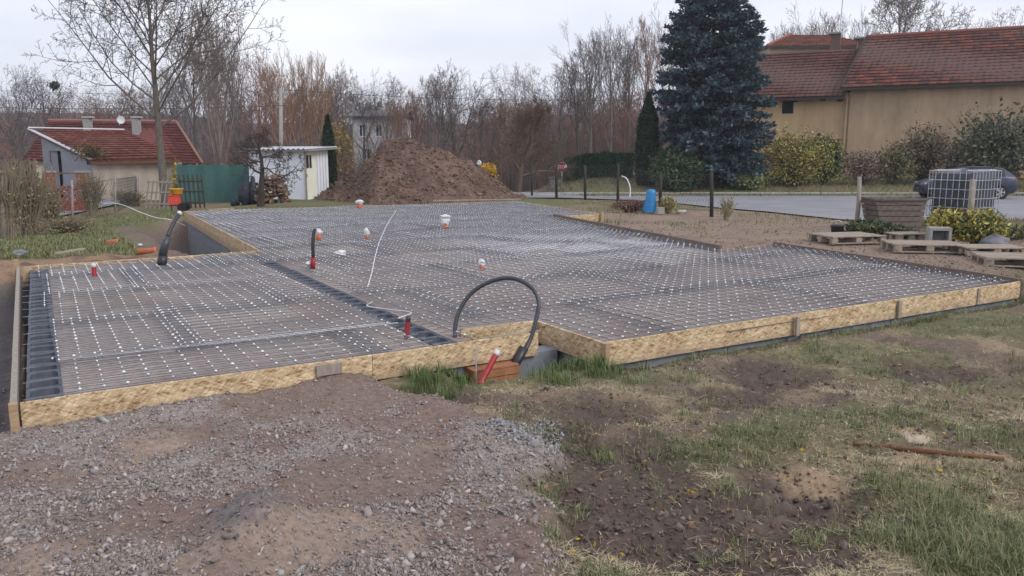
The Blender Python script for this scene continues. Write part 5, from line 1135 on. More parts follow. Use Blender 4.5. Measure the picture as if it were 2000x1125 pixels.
# tubs on a small cart and old crates
p = gp(342, 397, 29.5); t = thing('yellow_tub', 'yellow plastic tub on top of the red tub by the ash trunk', 'tub', p + Vector((.05, 0, .62))); q = p + Vector((.08, 0, .62)); mb = MB(); mb.lathe(q, [(.16, 0), (.22, .04), (.24, .2), (.27, .22), (.25, .23), (.2, .08), (0, .06)], 14); mb.build('body', M['yellow'], t, smooth=True)
t = thing('red_tub', 'red plastic tub under the yellow tub by the ash trunk', 'tub', p); mb = MB(); mb.box(p + Vector((0, 0, .42)), (.38, .34, .34), .2); mb.box(p + Vector((0, 0, .6)), (.42, .38, .04), .2); mb.build('body', M['redtub'], t)
t = thing('handcart', 'black two wheeled handcart carrying the tubs', 'cart', p); mb = MB()
for s in (-.16, .16): mb.beam(p + Vector((s, 0, .22)), p + Vector((s + .75, .1, .36)), .035, .035); mb.tube([p + Vector((s * .9, .0, .0)), p + Vector((s * .9, 0, .24))], .018, 6)
mb.beam(p + Vector((-.2, -.12, .22)), p + Vector((.25, .12, .22)), .3, .03); mb.build('frame', M['black'], t)
for s in (-.2, .2): mb = MB(); mb.lathe(p + Vector((.32, s, .16)), [(.0, -.02), (.16, -.03), (.16, .03), (0, .02)], 14, 'y'); mb.build('wheel', M['tyre'], t)
for k, (px, hgt, tl, lab) in enumerate(((305, 1.15, .12, 'old lattice panel leaning left of the ash trunk'), (377, 1.3, -.15, 'dark slatted pallet standing on edge right of the tubs'))):
    p = gp(px, 392, 31.5); t = thing('lattice_panel', lab, 'panel', p)
    for i in range(6): mb = MB(); x = -.45 + .18 * i; mb.beam(p + Vector((x, 0, 0)), p + Vector((x + tl, .25, hgt)), .06, .025); mb.build('slat', M['greywood' if k == 0 else 'darkpost'], t)
    for z in (.2, .65, 1.05): mb = MB(); f = z / hgt; mb.beam(p + Vector((-.5 + tl * f, .25 * f - .03, z)), p + Vector((.5 + tl * f, .25 * f - .03, z)), .03, .06); mb.build('rail', M['greywood' if k == 0 else 'darkpost'], t)

# ------------------------------------------------------------------ fences, sign, pole, wires
def fence(name, label, posts, mt, wires, wr=.006):
    b0 = posts[0][0]; t = thing(name, label, 'fence', b0); tops = []
    for b, tp, r in posts:
        mb = MB(); mb.tube([b - Vector((0, 0, .15)), b.lerp(tp, .5) + Vector((random.uniform(-.02, .02), 0, 0)), tp], [r, r * .95, r * .85], 8); mb.build('post', M[mt], t, smooth=True); tops.append((b, tp))
    mb = MB()
    for (b, tp), (c, tq) in zip(tops, tops[1:]):
        for f in wires:
            p, q = b.lerp(tp, f), c.lerp(tq, f); m_ = p.lerp(q, .5) - Vector((0, 0, .03)); mb.tube([p, m_, q], wr, 3)
        n = int((c - b).length / .16); H_ = wires[-1]
        for i in range(n):   # diagonal mesh wires
            for s in (0, 1):
                f0, f1 = i / n, min(1, (i + 5) / n)
                p = b.lerp(c, f0).lerp(tp.lerp(tq, f0), wires[0] if s else H_); q = b.lerp(c, f1).lerp(tp.lerp(tq, f1), H_ if s else wires[0]); mb.tube([p, q], wr * .4, 3, cap=False)
    mb.build('wires', M['wire'], t); return t
pp = []
for px, y0, y1, r in ((997, 320, 366, .04), (1039, 322, 382, .05), (1087, 312, 386, .06), (1143, 322, 388, .06), (1207, 318, 397, .055), (1290, 336, 411, .06), (1390, 336, 421, .06)):
    zz = -.18; b = W(px, y1, zz); pp.append((b, D(px + random.uniform(-1.5, 1.5), y0, b.y), r))
fence('wire_fence', 'wire mesh fence on dark posts between the slab and the road', pp, 'darkpost', (.12, .5, .95))
pp = []
for px, py, ptop, pt, r in ((1672, 446, 1679, 345, .055), (1893, 470, 1900, 350, .06)):
    b = W(px, py, -.06); pp.append((b, D(pt if False else ptop, pt, b.y), r))
fence('wire_fence', 'old wire mesh fence between the leaning post and the post before the tank', pp, 'greywood', (.1, .55, .95))
pp = []
for px, y0, y1, r in ((8, 345, 474, .075), (100, 362, 446, .03), (140, 352, 440, .035), (225, 340, 424, .03), (268, 337, 398, .10)):
    b = W(px, y1, -.4); b.z = zt(b.x, b.y); pp.append((b, D(px + random.uniform(-2, 2), y0, b.y), r))
fence('wire_fence', 'sagging wire fence on old posts along the left lane', pp, 'greywood', (.15, .5, .9))
# stop sign
b = D(1097, 380, 38.5); b.z = zt(b.x, b.y) - .05; c = D(1097.5, 326.5, 38.5); r = 9.4 * 38.5 / FPX / math.cos(R(22.5))
t = thing('stop_sign', 'red octagonal STOP sign on a grey pole before the hedge', 'sign', b)
mb = MB(); mb.tube([b, c + Vector((0, .03, r))], .03, 8); mb.build('pole', M['galv'], t, smooth=True)
def octa(r, y0, y1, mt, par, nm):
    mb = MB(); P_ = [(c.x + r * math.cos(R(22.5 + 45 * k)), c.z + r * math.sin(R(22.5 + 45 * k))) for k in range(8)]; vs = [(x, c.y + y0, z) for x, z in P_] + [(x, c.y + y1, z) for x, z in P_]
    mb.add(vs, [tuple(range(8)), tuple(range(15, 7, -1))] + [(i, 8 + i, 8 + (i + 1) % 8, (i + 1) % 8) for i in range(8)]); return mb.build(nm, M[mt], par)
pl = octa(r, -.02, 0, 'white', t, 'plate'); octa(r * .93, -.026, -.021, 'signred', t, 'red_face')
fc_ = bpy.data.curves.new('lettering', 'FONT'); fc_.body = 'STOP'; fc_.align_x = 'CENTER'; fc_.align_y = 'CENTER'; fc_.size = r * .86; fc_.extrude = .002; fc_.offset = .004
tmp = bpy.data.objects.new('tmp', fc_); COL.objects.link(tmp); bpy.context.view_layer.update(); me = bpy.data.meshes.new_from_object(tmp); bpy.data.objects.remove(tmp)
lo = bpy.data.objects.new('lettering', me); me.materials.clear(); me.materials.append(M['white']); COL.objects.link(lo); lo.parent = t; lo.rotation_euler = (math.pi / 2, 0, 0); lo.scale = (.92, 1.1, 1); lo.location = c + Vector((0, -.03, 0)) - ORG[t.name]
b = D(1080, 378, 39); b.z = zt(b.x, b.y); mb = MB(); mb.box(b + Vector((0, 0, .28)), (.34, .25, .6)); mb.box(b + Vector((0, 0, .62)), (.4, .3, .07)); tag(mb.build('meter_cabinet', M['cement'], loc=b), 'grey meter cabinet left of the stop sign pole', 'cabinet')
# utility pole and wires
b = D(549, 372, 48); b.z = zt(b.x, 48); tp = D(548, 172, 48); t = thing('utility_pole', 'grey utility pole among the trees behind the shed', 'pole', b); mb = MB(); mb.tube([b, tp], [.16, .10], 8); mb.build('shaft', M['cement'], t, smooth=True)
mb = MB(); mb.box(tp - Vector((0, 0, .35)), (.9, .08, .08)); mb.build('crossarm', M['cement'], t)
for s in (-.38, 0, .38): mb = MB(); mb.lathe(tp + Vector((s, 0, -.3)), [(.03, 0), (.05, .06), (.03, .1), (.05, .14), (.02, .2), (0, .21)], 8); mb.build('insulator', M['kerb'], t)
def wire_(label, a, b, sag, r):
    pts = [a.lerp(b, k / 20) - Vector((0, 0, sag * 4 * (k / 20) * (1 - k / 20))) for k in range(21)]; mb = MB(); mb.tube(pts, r, 4, cap=False); tag(mb.build('overhead_wire', M['wire'], loc=a), label, 'wire', 'overhead wires')
wire_('lower black overhead wire crossing the left wood above the red roofed house', D(-300, 200, 40), D(560, 206, 47), .25, .018)
wire_('upper thin overhead wire left of the utility pole', D(-300, 152, 44), tp + Vector((0, 0, -.1)), .5, .010)
wire_('thin overhead wire running from the pole to the right behind the spruce', tp + Vector((.3, 0, -.1)), D(1420, 190, 44), .35, .012)

# ------------------------------------------------------------------ car behind the tank
def car(label, c, rz):
    t = thing('parked_car', label, 'car', c); rot = Matrix.Rotation(rz, 3, 'Z'); c = V3(c)
    def X(x, y, z): return c + rot @ Vector((x, y, z))
    #        x,   zbot, zbelt, ztop, w,   wroof
    st = [(-2.12, .38, .60, .62, .55, .45), (-2.05, .26, .68, .72, .74, .60), (-1.75, .20, .80, .84, .85, .70), (-1.2, .20, .90, .95, .87, .74), (-.85, .20, .94, 1.02, .87, .72), (-.35, .20, .96, 1.34, .87, .60), (.1, .20, .97, 1.44, .87, .58), (.9, .20, .98, 1.45, .87, .58), (1.5, .22, .99, 1.38, .86, .56), (1.95, .26, .98, 1.12, .82, .60), (2.1, .34, .90, .96, .76, .62), (2.15, .45, .7, .74, .66, .55)]
    rows = []
    for x, zb_, zl, zt_, w_, wr in st:
        half = [(w_ * .86, zb_), (w_ * .98, zb_ + .1), (w_, (zb_ + zl) / 2), (w_ * .985, zl - .04), (w_ * .95, zl), (wr + (w_ * .95 - wr) * .12, zt_ - .05), (wr * .82, zt_), (0, zt_ + .012)]
        rows.append([(x, -y, z) for y, z in half] + [(x, y, z) for y, z in reversed(half[:-1])])
    n = len(rows[0]); mb = MB(); mb.add([X(*p) for r_ in rows for p in r_], [(i * n + k, i * n + k + 1, (i + 1) * n + k + 1, (i + 1) * n + k) for i in range(len(rows) - 1) for k in range(n - 1)] + [tuple(range(n)), tuple((len(rows) - 1) * n + k for k in range(n - 1, -1, -1))] + [(i * n, (i + 1) * n, (i + 1) * n + n - 1, i * n + n - 1) for i in range(len(rows) - 1)])
    body = mb.build('body', M['carpaint'], t, smooth=True)
    def P(i, k): return Vector(rows[i][k])
    def pane(quad, mt='glass', nm='window'):
        q = [Vector(p) for p in quad]; cen = sum(q, Vector()) / len(q); o_ = Vector((0, cen.y, cen.z - .6)).normalized() * .012 if abs(cen.y) > .2 else Vector((math.copysign(.012, cen.x), 0, .012))
        mb = MB(); mb.add([X(*(cen + (p - cen) * .95 + o_)) for p in q], [tuple(range(len(q)))]); mb.build(nm, M[mt], t)
    for s in (4, n - 1 - 5):
        lo, hi = (4, 5) if s == 4 else (n - 5, n - 6)
        pane([P(4, lo), P(5, lo), P(5, hi)], nm='quarter_window'); pane([P(5, lo), P(6, lo), P(6, hi), P(5, hi)], nm='front_door_window'); pane([P(6, lo), P(7, lo), P(7, hi), P(6, hi)], nm='rear_door_window'); pane([P(7, lo), P(8, lo), P(8, hi), P(7, hi)], nm='rear_side_window')
    pane([P(4, 5), P(4, n - 6), P(5, n - 6), P(5, 5)], nm='windscreen'); pane([P(8, 5), P(8, n - 6), P(9, n - 6), P(9, 5)], nm='rear_window')
    for y in (-1, 1):
        mb = MB(); mb.beam(X(-.3, y * .62, 1.40), X(1.4, y * .6, 1.43), .03, .035); mb.build('roof_rail', M['black'], t)
        for x in (-1.42, 1.3):
            mb = MB(); a = X(x, y * .80, .31); mb.lathe((0, 0, 0), [(0, -.06), (.37, -.06), (.37, .075 ), (0, .075)], 22, 'y'); mb.v = [tuple(a + rot @ Vector((p[0], p[1] * y, p[2]))) for p in mb.v]; mb.build('wheel_arch', M['black'], t)
            mb = MB(); mb.lathe((0, 0, 0), [(.19, -.11), (.30, -.11), (.315, -.07), (.315, .07), (.30, .1), (.2, .1)], 24, 'y'); mb.v = [tuple(a + rot @ Vector((p[0], p[1] * y + y * .02, p[2]))) for p in mb.v]; wh = mb.build('wheel', M['tyre'], t, smooth=False)
            mb = MB()
            for k in range(5):
                an = k * 2 * math.pi / 5; mb.beam(Vector((0, .1, 0)), Vector((math.cos(an) * .19, .1, math.sin(an) * .19)), .06, .03, up=(0, 1, 0))
            mb.lathe((0, 0, 0), [(.17, .085), (.2, .11), (.205, .08)], 20, 'y'); mb.v = [tuple(a + rot @ Vector((p[0], p[1] * y + y * .02, p[2]))) for p in mb.v]; mb.build('rim', M['alloy'], wh)
        mb = MB(); mb.box(X(-1.98, y * .58, .68), (.16, .3, .13), rz); mb.build('headlight', M['lamp_clear'], t)
        mb = MB(); mb.box(X(2.06, y * .62, .86), (.12, .22, .26), rz); mb.build('tail_light', M['lamp_red'], t)
        mb = MB(); mb.box(X(-.62, y * .93, 1.0), (.12, .14, .12), rz); mb.build('wing_mirror', M['carpaint'], t)
        for x in (-.1, .75): mb = MB(); mb.box(X(x, y * .875, .86), (.16, .03, .03), rz); mb.build('door_handle', M['carpaint'], t)
    mb = MB(); mb.box(X(-2.1, 0, .36), (.1, 1.2, .16), rz); mb.build('bumper', M['black'], t); t.scale = (.86, .86, .92)
cp = W(1878, 389, ROADZ); cp = Vector((cp.x, 33.4, ROADZ)); cp.x = (1876 - 1000) / FPX * 33.4
car('dark blue estate car parked on the road behind the water tank', cp, R(-8))

# ------------------------------------------------------------------ caged water tank
Yt = 17.4; b = D(1908, 440, Yt); zb = b.z - .02; rzt = R(32); t = thing('water_tank', 'dark plastic water tank in a galvanised wire cage', 'tank', (b.x, b.y + .55, zb)); cc = Vector((b.x - .02, b.y + .6, zb)); rot = Matrix.Rotation(rzt, 3, 'Z')
def TX(x, y, z): return cc + rot @ Vector((x, y, z))
WX, WY, H0, H1 = .58, .48, .17, 1.19
mb = MB(); vs = []; n = 6
ring = [(sx * (WX - .03) - (.0), sy * (WY - .03)) for sx, sy in ((-1, -.8), (-.85, -1), (.85, -1), (1, -.8), (1, .8), (.85, 1), (-.85, 1), (-1, .8))]
for z, f in ((H0, .9), (H0 + .08, 1), ((H0 + H1) / 2, 1.0), (H1 - .14, 1), (H1 - .04, .93), (H1 - .01, .8)): vs += [TX(x * f, y * f, z) for x, y in ring]
mb.add(vs, [(i * 8 + k, i * 8 + (k + 1) % 8, (i + 1) * 8 + (k + 1) % 8, (i + 1) * 8 + k) for i in range(5) for k in range(8)] + [tuple(range(40, 48)), tuple(range(7, -1, -1))]); mb.build('bottle', M['tank'], t)
mb = MB(); mb.lathe(TX(0, 0, H1 - .01), [(.11, 0), (.11, .05), (.09, .06), (0, .06)], 16); mb.build('lid', M['black'], t)
for i in range(6):
    z = H0 + .02 + (H1 - H0) * i / 5; mb = MB(); e = [TX(-WX, -WY, z), TX(WX, -WY, z), TX(WX, WY, z), TX(-WX, WY, z)]
    for p, q in zip(e, e[1:] + e[:1]): mb.tube([p, q], .009, 6)
    mb.build('cage_ring', M['galv'], t)
for sx, sy, L_, nn in ((0, -1, WX, 9), (0, 1, WX, 9), (-1, 0, WY, 7), (1, 0, WY, 7)):
    for k in range(nn + 1 if sy else nn):
        f = -1 + 2 * k / nn
        if sx and k == 0: continue
        x, y = (f * L_, sy * (WY + .012)) if sy else (sx * (WX + .012), f * L_); mb = MB(); mb.tube([TX(x, y, H0), TX(x, y, H1 + .03)], .0075, 6); mb.build('cage_bar', M['galv'], t)
for y in (-.35, .35): mb = MB(); mb.beam(TX(-WX - .02, y, H1 + .04), TX(WX + .02, y, H1 + .04), .04, .02); mb.build('top_bar', M['galv'], t)
for y in (-.42, 0, .42): mb = MB(); mb.beam(TX(-.6, y, .13), TX(.6, y, .13), .1, .05); mb.build('pallet_board', M['palewood'], t)
for x in (-.5, 0, .5):
    for y in (-.42, 0, .42): mb = MB(); mb.box(TX(x, y, .055), (.13, .1, .1), rzt); mb.build('pallet_block', M['palewood'], t)
# timber bin of weathered planks
b = W(1757, 452, -.08); Yb = b.y; t = thing('timber_bin', 'old tapering bin of grey weathered planks left of the tank', 'bin', b); z0 = -.1; z1 = D(1757, 391, Yb).z
def trap(f): return D(1722 + (1706 - 1722) * f, 440, Yb).x, D(1797 + (1805 - 1797) * f, 440, Yb).x
nrow = 6
for i in range(nrow):
    f0, f1 = i / nrow + .01, (i + 1) / nrow - .01; (a0, a1), (b0, b1) = trap(f0), trap(f1); zz0, zz1 = z0 + (z1 - z0) * f0, z0 + (z1 - z0) * f1
    for y, th in ((Yb, -.03), (Yb + .75, .03)):
        mb = MB(); j = random.uniform(-.012, .012); mb.add([(a0, y + j, zz0), (a1, y + j, zz0), (b1, y + j, zz1), (b0, y + j, zz1), (a0, y + j + th, zz0), (a1, y + j + th, zz0), (b1, y + j + th, zz1), (b0, y + j + th, zz1)], [(0, 1, 2, 3), (7, 6, 5, 4), (0, 4, 5, 1), (1, 5, 6, 2), (2, 6, 7, 3), (3, 7, 4, 0)]); mb.build('plank', M['binwood'], t)
    for x0, x1, s in ((a0, b0, 1), (a1, b1, -1)):
        mb = MB(); mb.add([(x0, Yb + .01, zz0), (x0, Yb + .74, zz0), (x1, Yb + .74, zz1), (x1, Yb + .01, zz1), (x0 + s * .03, Yb + .01, zz0), (x0 + s * .03, Yb + .74, zz0), (x1 + s * .03, Yb + .74, zz1), (x1 + s * .03, Yb + .01, zz1)], [(0, 1, 2, 3), (7, 6, 5, 4), (0, 4, 5, 1), (1, 5, 6, 2), (2, 6, 7, 3), (3, 7, 4, 0)]); mb.build('plank', M['binwood'], t)
mb = MB(); a0, a1 = trap(1); mb.beam((a0 - .03, Yb - .02, z1 + .02), (a1 + .03, Yb - .02, z1 + .02), .09, .045); mb.beam((a0 - .03, Yb + .77, z1 + .02), (a1 + .03, Yb + .77, z1 + .02), .09, .045); mb.beam((a0 + .015, Yb + .03, z1 + .022), (a0 + .015, Yb + .72, z1 + .022), .07, .04); mb.build('rim', M['binwood'], t)
mb = MB(); mb.add([(a0 + .04, Yb + .03, z1 - .1), (a1 - .04, Yb + .03, z1 - .1), (a1 - .04, Yb + .7, z1 - .07), (a0 + .04, Yb + .7, z1 - .07)], [(0, 1, 2, 3)]); mb.build('soil_filling', M['heap'], t)
# pallets
def pallet(label, c, rz, Lx=1.2, Ly=.8, tilt=0):
    t = thing('pallet', label, 'pallet', c, 'wooden pallets right of the slab'); M_ = Matrix.Rotation(rz, 3, 'Z') @ Matrix.Rotation(tilt, 3, 'X'); c = V3(c)
    gj = random.Random(label)
    def bx(p, s, nm): mb = MB(); p = (p[0] + gj.uniform(-.02, .02), p[1] + gj.uniform(-.012, .012), p[2] + gj.uniform(0, .004)); mb.box((0, 0, 0), s); mb.v = [tuple(c + M_ @ (Vector(v) + Vector(p))) for v in mb.v]; mb.build(nm, M['palewood'], t)
    n = 7
    for k in range(n): bx((0, -Ly / 2 + .05 + (Ly - .1) * k / (n - 1), .133), (Lx, .095, .02), 'top_board')
    for x in (-Lx / 2 + .07, 0, Lx / 2 - .07): bx((x, 0, .112), (.1, Ly, .02), 'stringer')
    for x in (-Lx / 2 + .07, 0, Lx / 2 - .07):
        for y in (-Ly / 2 + .05, 0, Ly / 2 - .05): bx((x, y, .062), (.12, .09, .08), 'pallet_block')
    for y in (-Ly / 2 + .05, 0, Ly / 2 - .05): bx((0, y, .011), (Lx, .09, .02), 'bottom_board')
def gq(px, py, z=-.07): b = W(px, py, z); b.z = hz(b.x, b.y) + .02; return b
pallet('pale wooden pallet by the black bucket', gq(1652, 474), R(12), 1.15, .8)
pallet('wooden pallet lying below the hollow concrete block', gq(1800, 489), R(-8), 1.2, .75)
pallet('small piece of pallet between the two larger pallets', gq(1765, 470), R(6), .6, .5)
pallet('wooden pallet cut off by the right picture edge', gq(1990, 512), R(-14), 1.2, .8)
pallet('low pallet lying flat in front of the tank shrubs', gq(1930, 496), R(-4), 1.0, .6)
b = gq(1831, 482); t = thing('hollow_block', 'grey hollow concrete chimney block standing on its side', 'block', b); s = .37; th = .05; rz = R(-15); ro_ = Matrix.Rotation(rz, 3, 'Z'); mb = MB()
for p, sz in (((0, 0, th / 2), (s, .3, th)), ((0, 0, s - th / 2), (s, .3, th)), ((-s / 2 + th / 2, 0, s / 2), (th, .3, s - 2 * th - .002)), ((s / 2 - th / 2, 0, s / 2), (th, .3, s - 2 * th - .002))): mb.box(b + ro_ @ Vector(p), sz, rz)
mb.box(b + ro_ @ Vector((0, .13, s / 2)), (s - 2 * th, .02, s - 2 * th - .004), rz); mb.build('shell', M['cement'], t)
b = gq(1634, 466); t = thing('bucket', 'small black bucket behind the pale pallet', 'bucket', b); mb = MB(); mb.lathe(b, [(0, .005), (.10, 0), (.125, .22), (.135, .225), (.135, .25), (.12, .25), (.1, .03), (0, .02)], 18); mb.build('body', M['black'], t, smooth=True)
mb = MB(); mb.tube([b + Vector((.13 * math.cos(a), .05, .24 + .1 * math.sin(a))) for a in np.linspace(0, math.pi, 9)], .005, 5); mb.build('handle', M['galv'], t)
b = gq(1940, 488); mb = MB(); crumple(mb, b + Vector((0, 0, .11)), .26, .22, .15, 71, 14, 10); tag(mb.build('cement_sack', M['sack'], loc=b, smooth=True), 'grey plastic sack slumped among the shrubs at right', 'sack')
b = W(1268, 414, -.18); t = thing('blue_bag', 'tall blue plastic sack standing against the fence', 'bag', b); s = b.y / FPX; mb = MB(); prof = [(14, 0), (15, 6), (12, 16), (9.5, 28), (9, 38), (7, 43), (2, 44)]; vs = []; g = random.Random(2)
for r, h in prof:
    for k in range(12): a = 2 * math.pi * k / 12; q = 1 + g.uniform(-.12, .12); vs.append(b + Vector((r * s * q * math.cos(a) + h * s * .06, r * s * q * math.sin(a) * .8, h * s)))
mb.add(vs, [(i * 12 + k, i * 12 + (k + 1) % 12, (i + 1) * 12 + (k + 1) % 12, (i + 1) * 12 + k) for i in range(len(prof) - 1) for k in range(12)] + [tuple(72 + k for k in range(12))]); mb.build('film', M['blue'], t, smooth=True)
b = W(1289, 417, -.18); mb = MB(); mb.box(b + Vector((0, 0, .09)), (.22, .2, .2), .2); tag(mb.build('concrete_cube', M['cement'], loc=b), 'small pale concrete cube at the foot of the blue bag', 'block')
b = W(1332, 415, -.18); mb = MB(); mb.beam(b + Vector((-.13, 0, .05)), b + Vector((.13, .02, .05)), .06, .05); tag(mb.build('white_offcut', M['whiteplastic'], loc=b), 'short white offcut lying left of the road post', 'offcut')
# white flexible pipes standing out of the ground
def wpipe(label, pts, r): mb = MB(); mb.tube(bezier(pts, 10), r, 8); tag(mb.build('white_pipe', M['whiteplastic'], loc=pts[-1], smooth=True), label, 'pipe', 'white flexible pipes')
Yp = W(1231, 386, -.18).y * .82; wpipe('white flexible pipe arching up out of the ground left of the blue bag', [D(1214, 344, 27.5), D(1223, 348, 27.4), D(1229, 360, 27.3), D(1231, 372, 27.2), D(1230, 386, 27.1)], .022)
wpipe('white flexible pipe curving over the left lawn', [D(203, 398, 19), D(222, 397, 18.8), D(245, 402, 18.4), D(275, 415, 18), D(305, 425, 17.6), D(335, 430, 17.3), W(362, 441, -.25)], .0095)
# loose things on the left lawn
def lawn(px, py): b = W(px, py, -.2); b.z = hz(b.x, b.y); return b
def pipe_piece(label, px, py, lpx, rpx, ang):
    b = lawn(px, py); s = b.y / FPX; r = rpx * s; dv = Vector((math.cos(ang), math.sin(ang), .04)) * lpx * s / 2; t = thing('pipe_offcut', label, 'pipe', b, 'orange pipe offcuts'); c = b + Vector((0, 0, r))
    mb = MB(); n = 16
    e1 = Vector((-math.sin(ang), math.cos(ang), 0)); vs = []
    for p, rr_ in ((c - dv, r), (c + dv * .7, r), (c + dv * .72, r * 1.14), (c + dv, r * 1.14), (c + dv, r * 1.0), (c - dv, r * .88)):
        for k in range(n): a = 2 * math.pi * k / n; vs.append(p + (e1 * math.cos(a) + Vector((0, 0, 1)) * math.sin(a)) * rr_)
    mb.add(vs, [(i % 6 * n + k, i % 6 * n + (k + 1) % n, (i + 1) % 6 * n + (k + 1) % n, (i + 1) % 6 * n + k) for i in range(6) for k in range(n)]); mb.build('sleeve', M['orange'], t, smooth=True)
pipe_piece('short orange pipe offcut on the lawn', 220, 476, 20, 5, .5); pipe_piece('longer orange pipe offcut on the earth bank', 288, 499, 34, 6, .35); pipe_piece('thin reddish pipe end lying near the wire fence', 137, 451, 14, 3, .2)
b = lawn(136, 492); mb = MB(); mb.beam(W(110, 495, -.06), W(163, 486, -.06), .09, .03); tag(mb.build('loose_plank', M['palewood'], loc=b), 'pale loose plank on the earth bank behind the left bay', 'plank')
b = lawn(40, 499); mb = MB(); crumple(mb, b + Vector((0, 0, .05)), .12, .12, .08, 81); tag(mb.build('dark_stone', M['wallblock'], loc=b), 'dark stone at the left end of the earth bank', 'stone')
b = lawn(274, 479); mb = MB(); crumple(mb, b + Vector((0, 0, .03)), .04, .04, .03, 82); tag(mb.build('paper_scrap', M['whiteplastic'], loc=b), 'small white scrap on the lawn', 'litter')
b = lawn(318, 441); mb = MB(); crumple(mb, b + Vector((0, 0, .05)), .05, .05, .04, 83); tag(mb.build('plastic_scrap', M['whiteplastic'], loc=b), 'white plastic scrap beside the black hose top', 'litter')
for k, (px, py, lab) in enumerate(((430, 408, 'pale plank lying on the grass beyond the far slab edge'), (930, 390, 'long pale plank at the foot of the spoil heap'))):
    b = W(px, py, -.05); mb = MB(); mb.beam(W(px - 25 - 60 * k, py + 2, -.05), W(px + 25 + 60 * k, py - 1, -.05), .12, .04); tag(mb.build('loose_plank', M['palewood'], loc=b), lab, 'plank')
p = D(936, 312, 34.6); mb = MB(); crumple(mb, p - Vector((0, 0, .15)), .11, .11, .12, 91); tag(mb.build('white_bag', M['whiteplastic'], loc=p), 'round white bag behind the right flank of the spoil heap', 'bag')
b = D(936, 312, 34.6); mb = MB(); mb.tube([Vector((b.x, b.y, -.2)), b], .02, 5); tag(mb.build('thin_stake', M['greywood'], loc=(b.x, b.y, -.2)), 'thin stake holding the round white bag', 'stake')
# rusty pipe and stones in the foreground
def fg(px, py, z=-.2):
    b = W(px, py, z)
    for _ in range(4): b = W(px, py, hz(b.x, b.y))
    return b
pts = [fg(px, py) + Vector((0, 0, .02)) for px, py in ((1665, 872), (1740, 880), (1830, 890), (1960, 902))]; mb = MB(); mb.tube(bezier(pts, 6), [.010 + .006 * math.sin(k / 6) for k in range(19)], 10); tag(mb.build('rusty_pipe', M['rust'], loc=pts[0], smooth=True), 'rusty brown pipe lying half sunk in the right foreground', 'pipe')
for k, (px, py, r, cl, lab) in enumerate(((1045, 870, .035, (.36, .34, .33), 'largest pale stone at the edge of the blue grey chippings'), (720, 1003, .045, (.30, .26, .25), 'pale rounded stone in the middle of the gravel'), (1010, 1088, .05, (.19, .14, .125), 'dark brown clod at the edge of the gravel at the bottom'), (205, 822, .05, (.52, .5, .49), 'white flat stone below the left end of the boards'))):
    b = fg(px, py); V, F_, C = stones(1, np.array([tuple(b)]), np.array([r]), [cl], 600 + k, .45); tag(np_obj('stone', V, F_, C, M['vcol'], loc=b), lab, 'stone')

b = fg(1780, 856); mb = MB(); mb.cc = (.45, .37, .28); crumple(mb, b, .13, .10, .022, 95, 12, 8); tag(mb.build('stone', M['vcol'], loc=b), 'pale flat sandstone above the rusty pipe', 'stone')
# ------------------------------------------------------------------ loose gravel, clods, grass
def scatter(n, px0, px1, py0, py1, seed, z=-.15):
    """random points on the ground inside a viewed patch, evenly dense in the picture"""
    g = np.random.default_rng(seed); px = g.uniform(px0, px1, n); py = g.uniform(py0, py1, n)
    dx = (px - 1000) / FPX; dy = (562.5 - py) / FPX; d = np.stack([dx, CP + dy * SP, -SP + dy * CP], 1)
    t = (z - CH) / d[:, 2]; return d[:, 0] * t, d[:, 1] * t, g
x, y, g = scatter(115000, -260, 1230, 700, 1330, 1); m = g.random(len(x)) < gravel_mask(x, y) * (.14 + .95 * sm(.36, .56, fbm(x, y, 1.7, 701))); m &= ~inpoly(x, y, POLYXY); x, y = x[m], y[m]; n = len(x)
sz = np.clip(g.lognormal(math.log(.0054), .5, n), .003, .03); z = terrain(x, y) + sz * .25
V, F_, C = stones(n, np.stack([x, y, z], 1), sz, [(.34, .298, .28), (.39, .35, .33), (.28, .235, .215), (.33, .285, .26), (.25, .21, .195), (.45, .40, .375), (.31, .24, .20), (.30, .272, .268)], 2, .38)
md_ = np.repeat(np.exp(-(((x - MOUND.x + .05) / .22) ** 2 + ((y - MOUND.y) / .36) ** 2)), 8); C = np.where(md_[:, None] > .42, C * np.array([.7, .69, .72]), C)
tag(np_obj('loose_gravel', V, F_, C, M['vcol']), 'loose mauve grey crushed stone over the foreground access ramp', 'gravel', kind='stuff')
x, y, g = scatter(2600, 950, 1100, 805, 880, 3); e_ = ell(x, y, 1025, 845, 52, 22, seed=4, soft=1.3); m = g.random(len(x)) < e_ * .9; x, y = x[m], y[m]; n = len(x); sz = g.uniform(.005, .016, n)
V, F_, C = stones(n, np.stack([x, y, terrain(x, y) + sz * .5], 1), sz, [(.31, .31, .32), (.38, .38, .385), (.25, .25, .265), (.33, .29, .275)], 5, .6); tag(np_obj('grey_chippings', V, F_, C, M['vcol']), 'small spill of blue grey stone chippings between gravel and grass', 'gravel', kind='stuff')
x, y, g = scatter(27000, 900, 2600, 700, 1300, 6, -.2); m = (gravel_mask(x, y) < .6) & (g.random(len(x)) < .3 + .25 * mask_list(x, y, MUD, 0)) & ~inpoly(x, y, POLYXY); x, y = x[m], y[m]; n = len(x); sz = np.clip(g.lognormal(math.log(.006), .5, n), .003, .03)
V, F_, C = stones(n, np.stack([x, y, terrain(x, y) + sz * .2], 1), sz, [(.14, .105, .092), (.17, .125, .105), (.11, .085, .075), (.22, .17, .145)], 7, .8); tag(np_obj('soil_clods', V, F_, C, M['vcol']), 'dark clods of earth over the muddy right foreground', 'soil', kind='stuff')
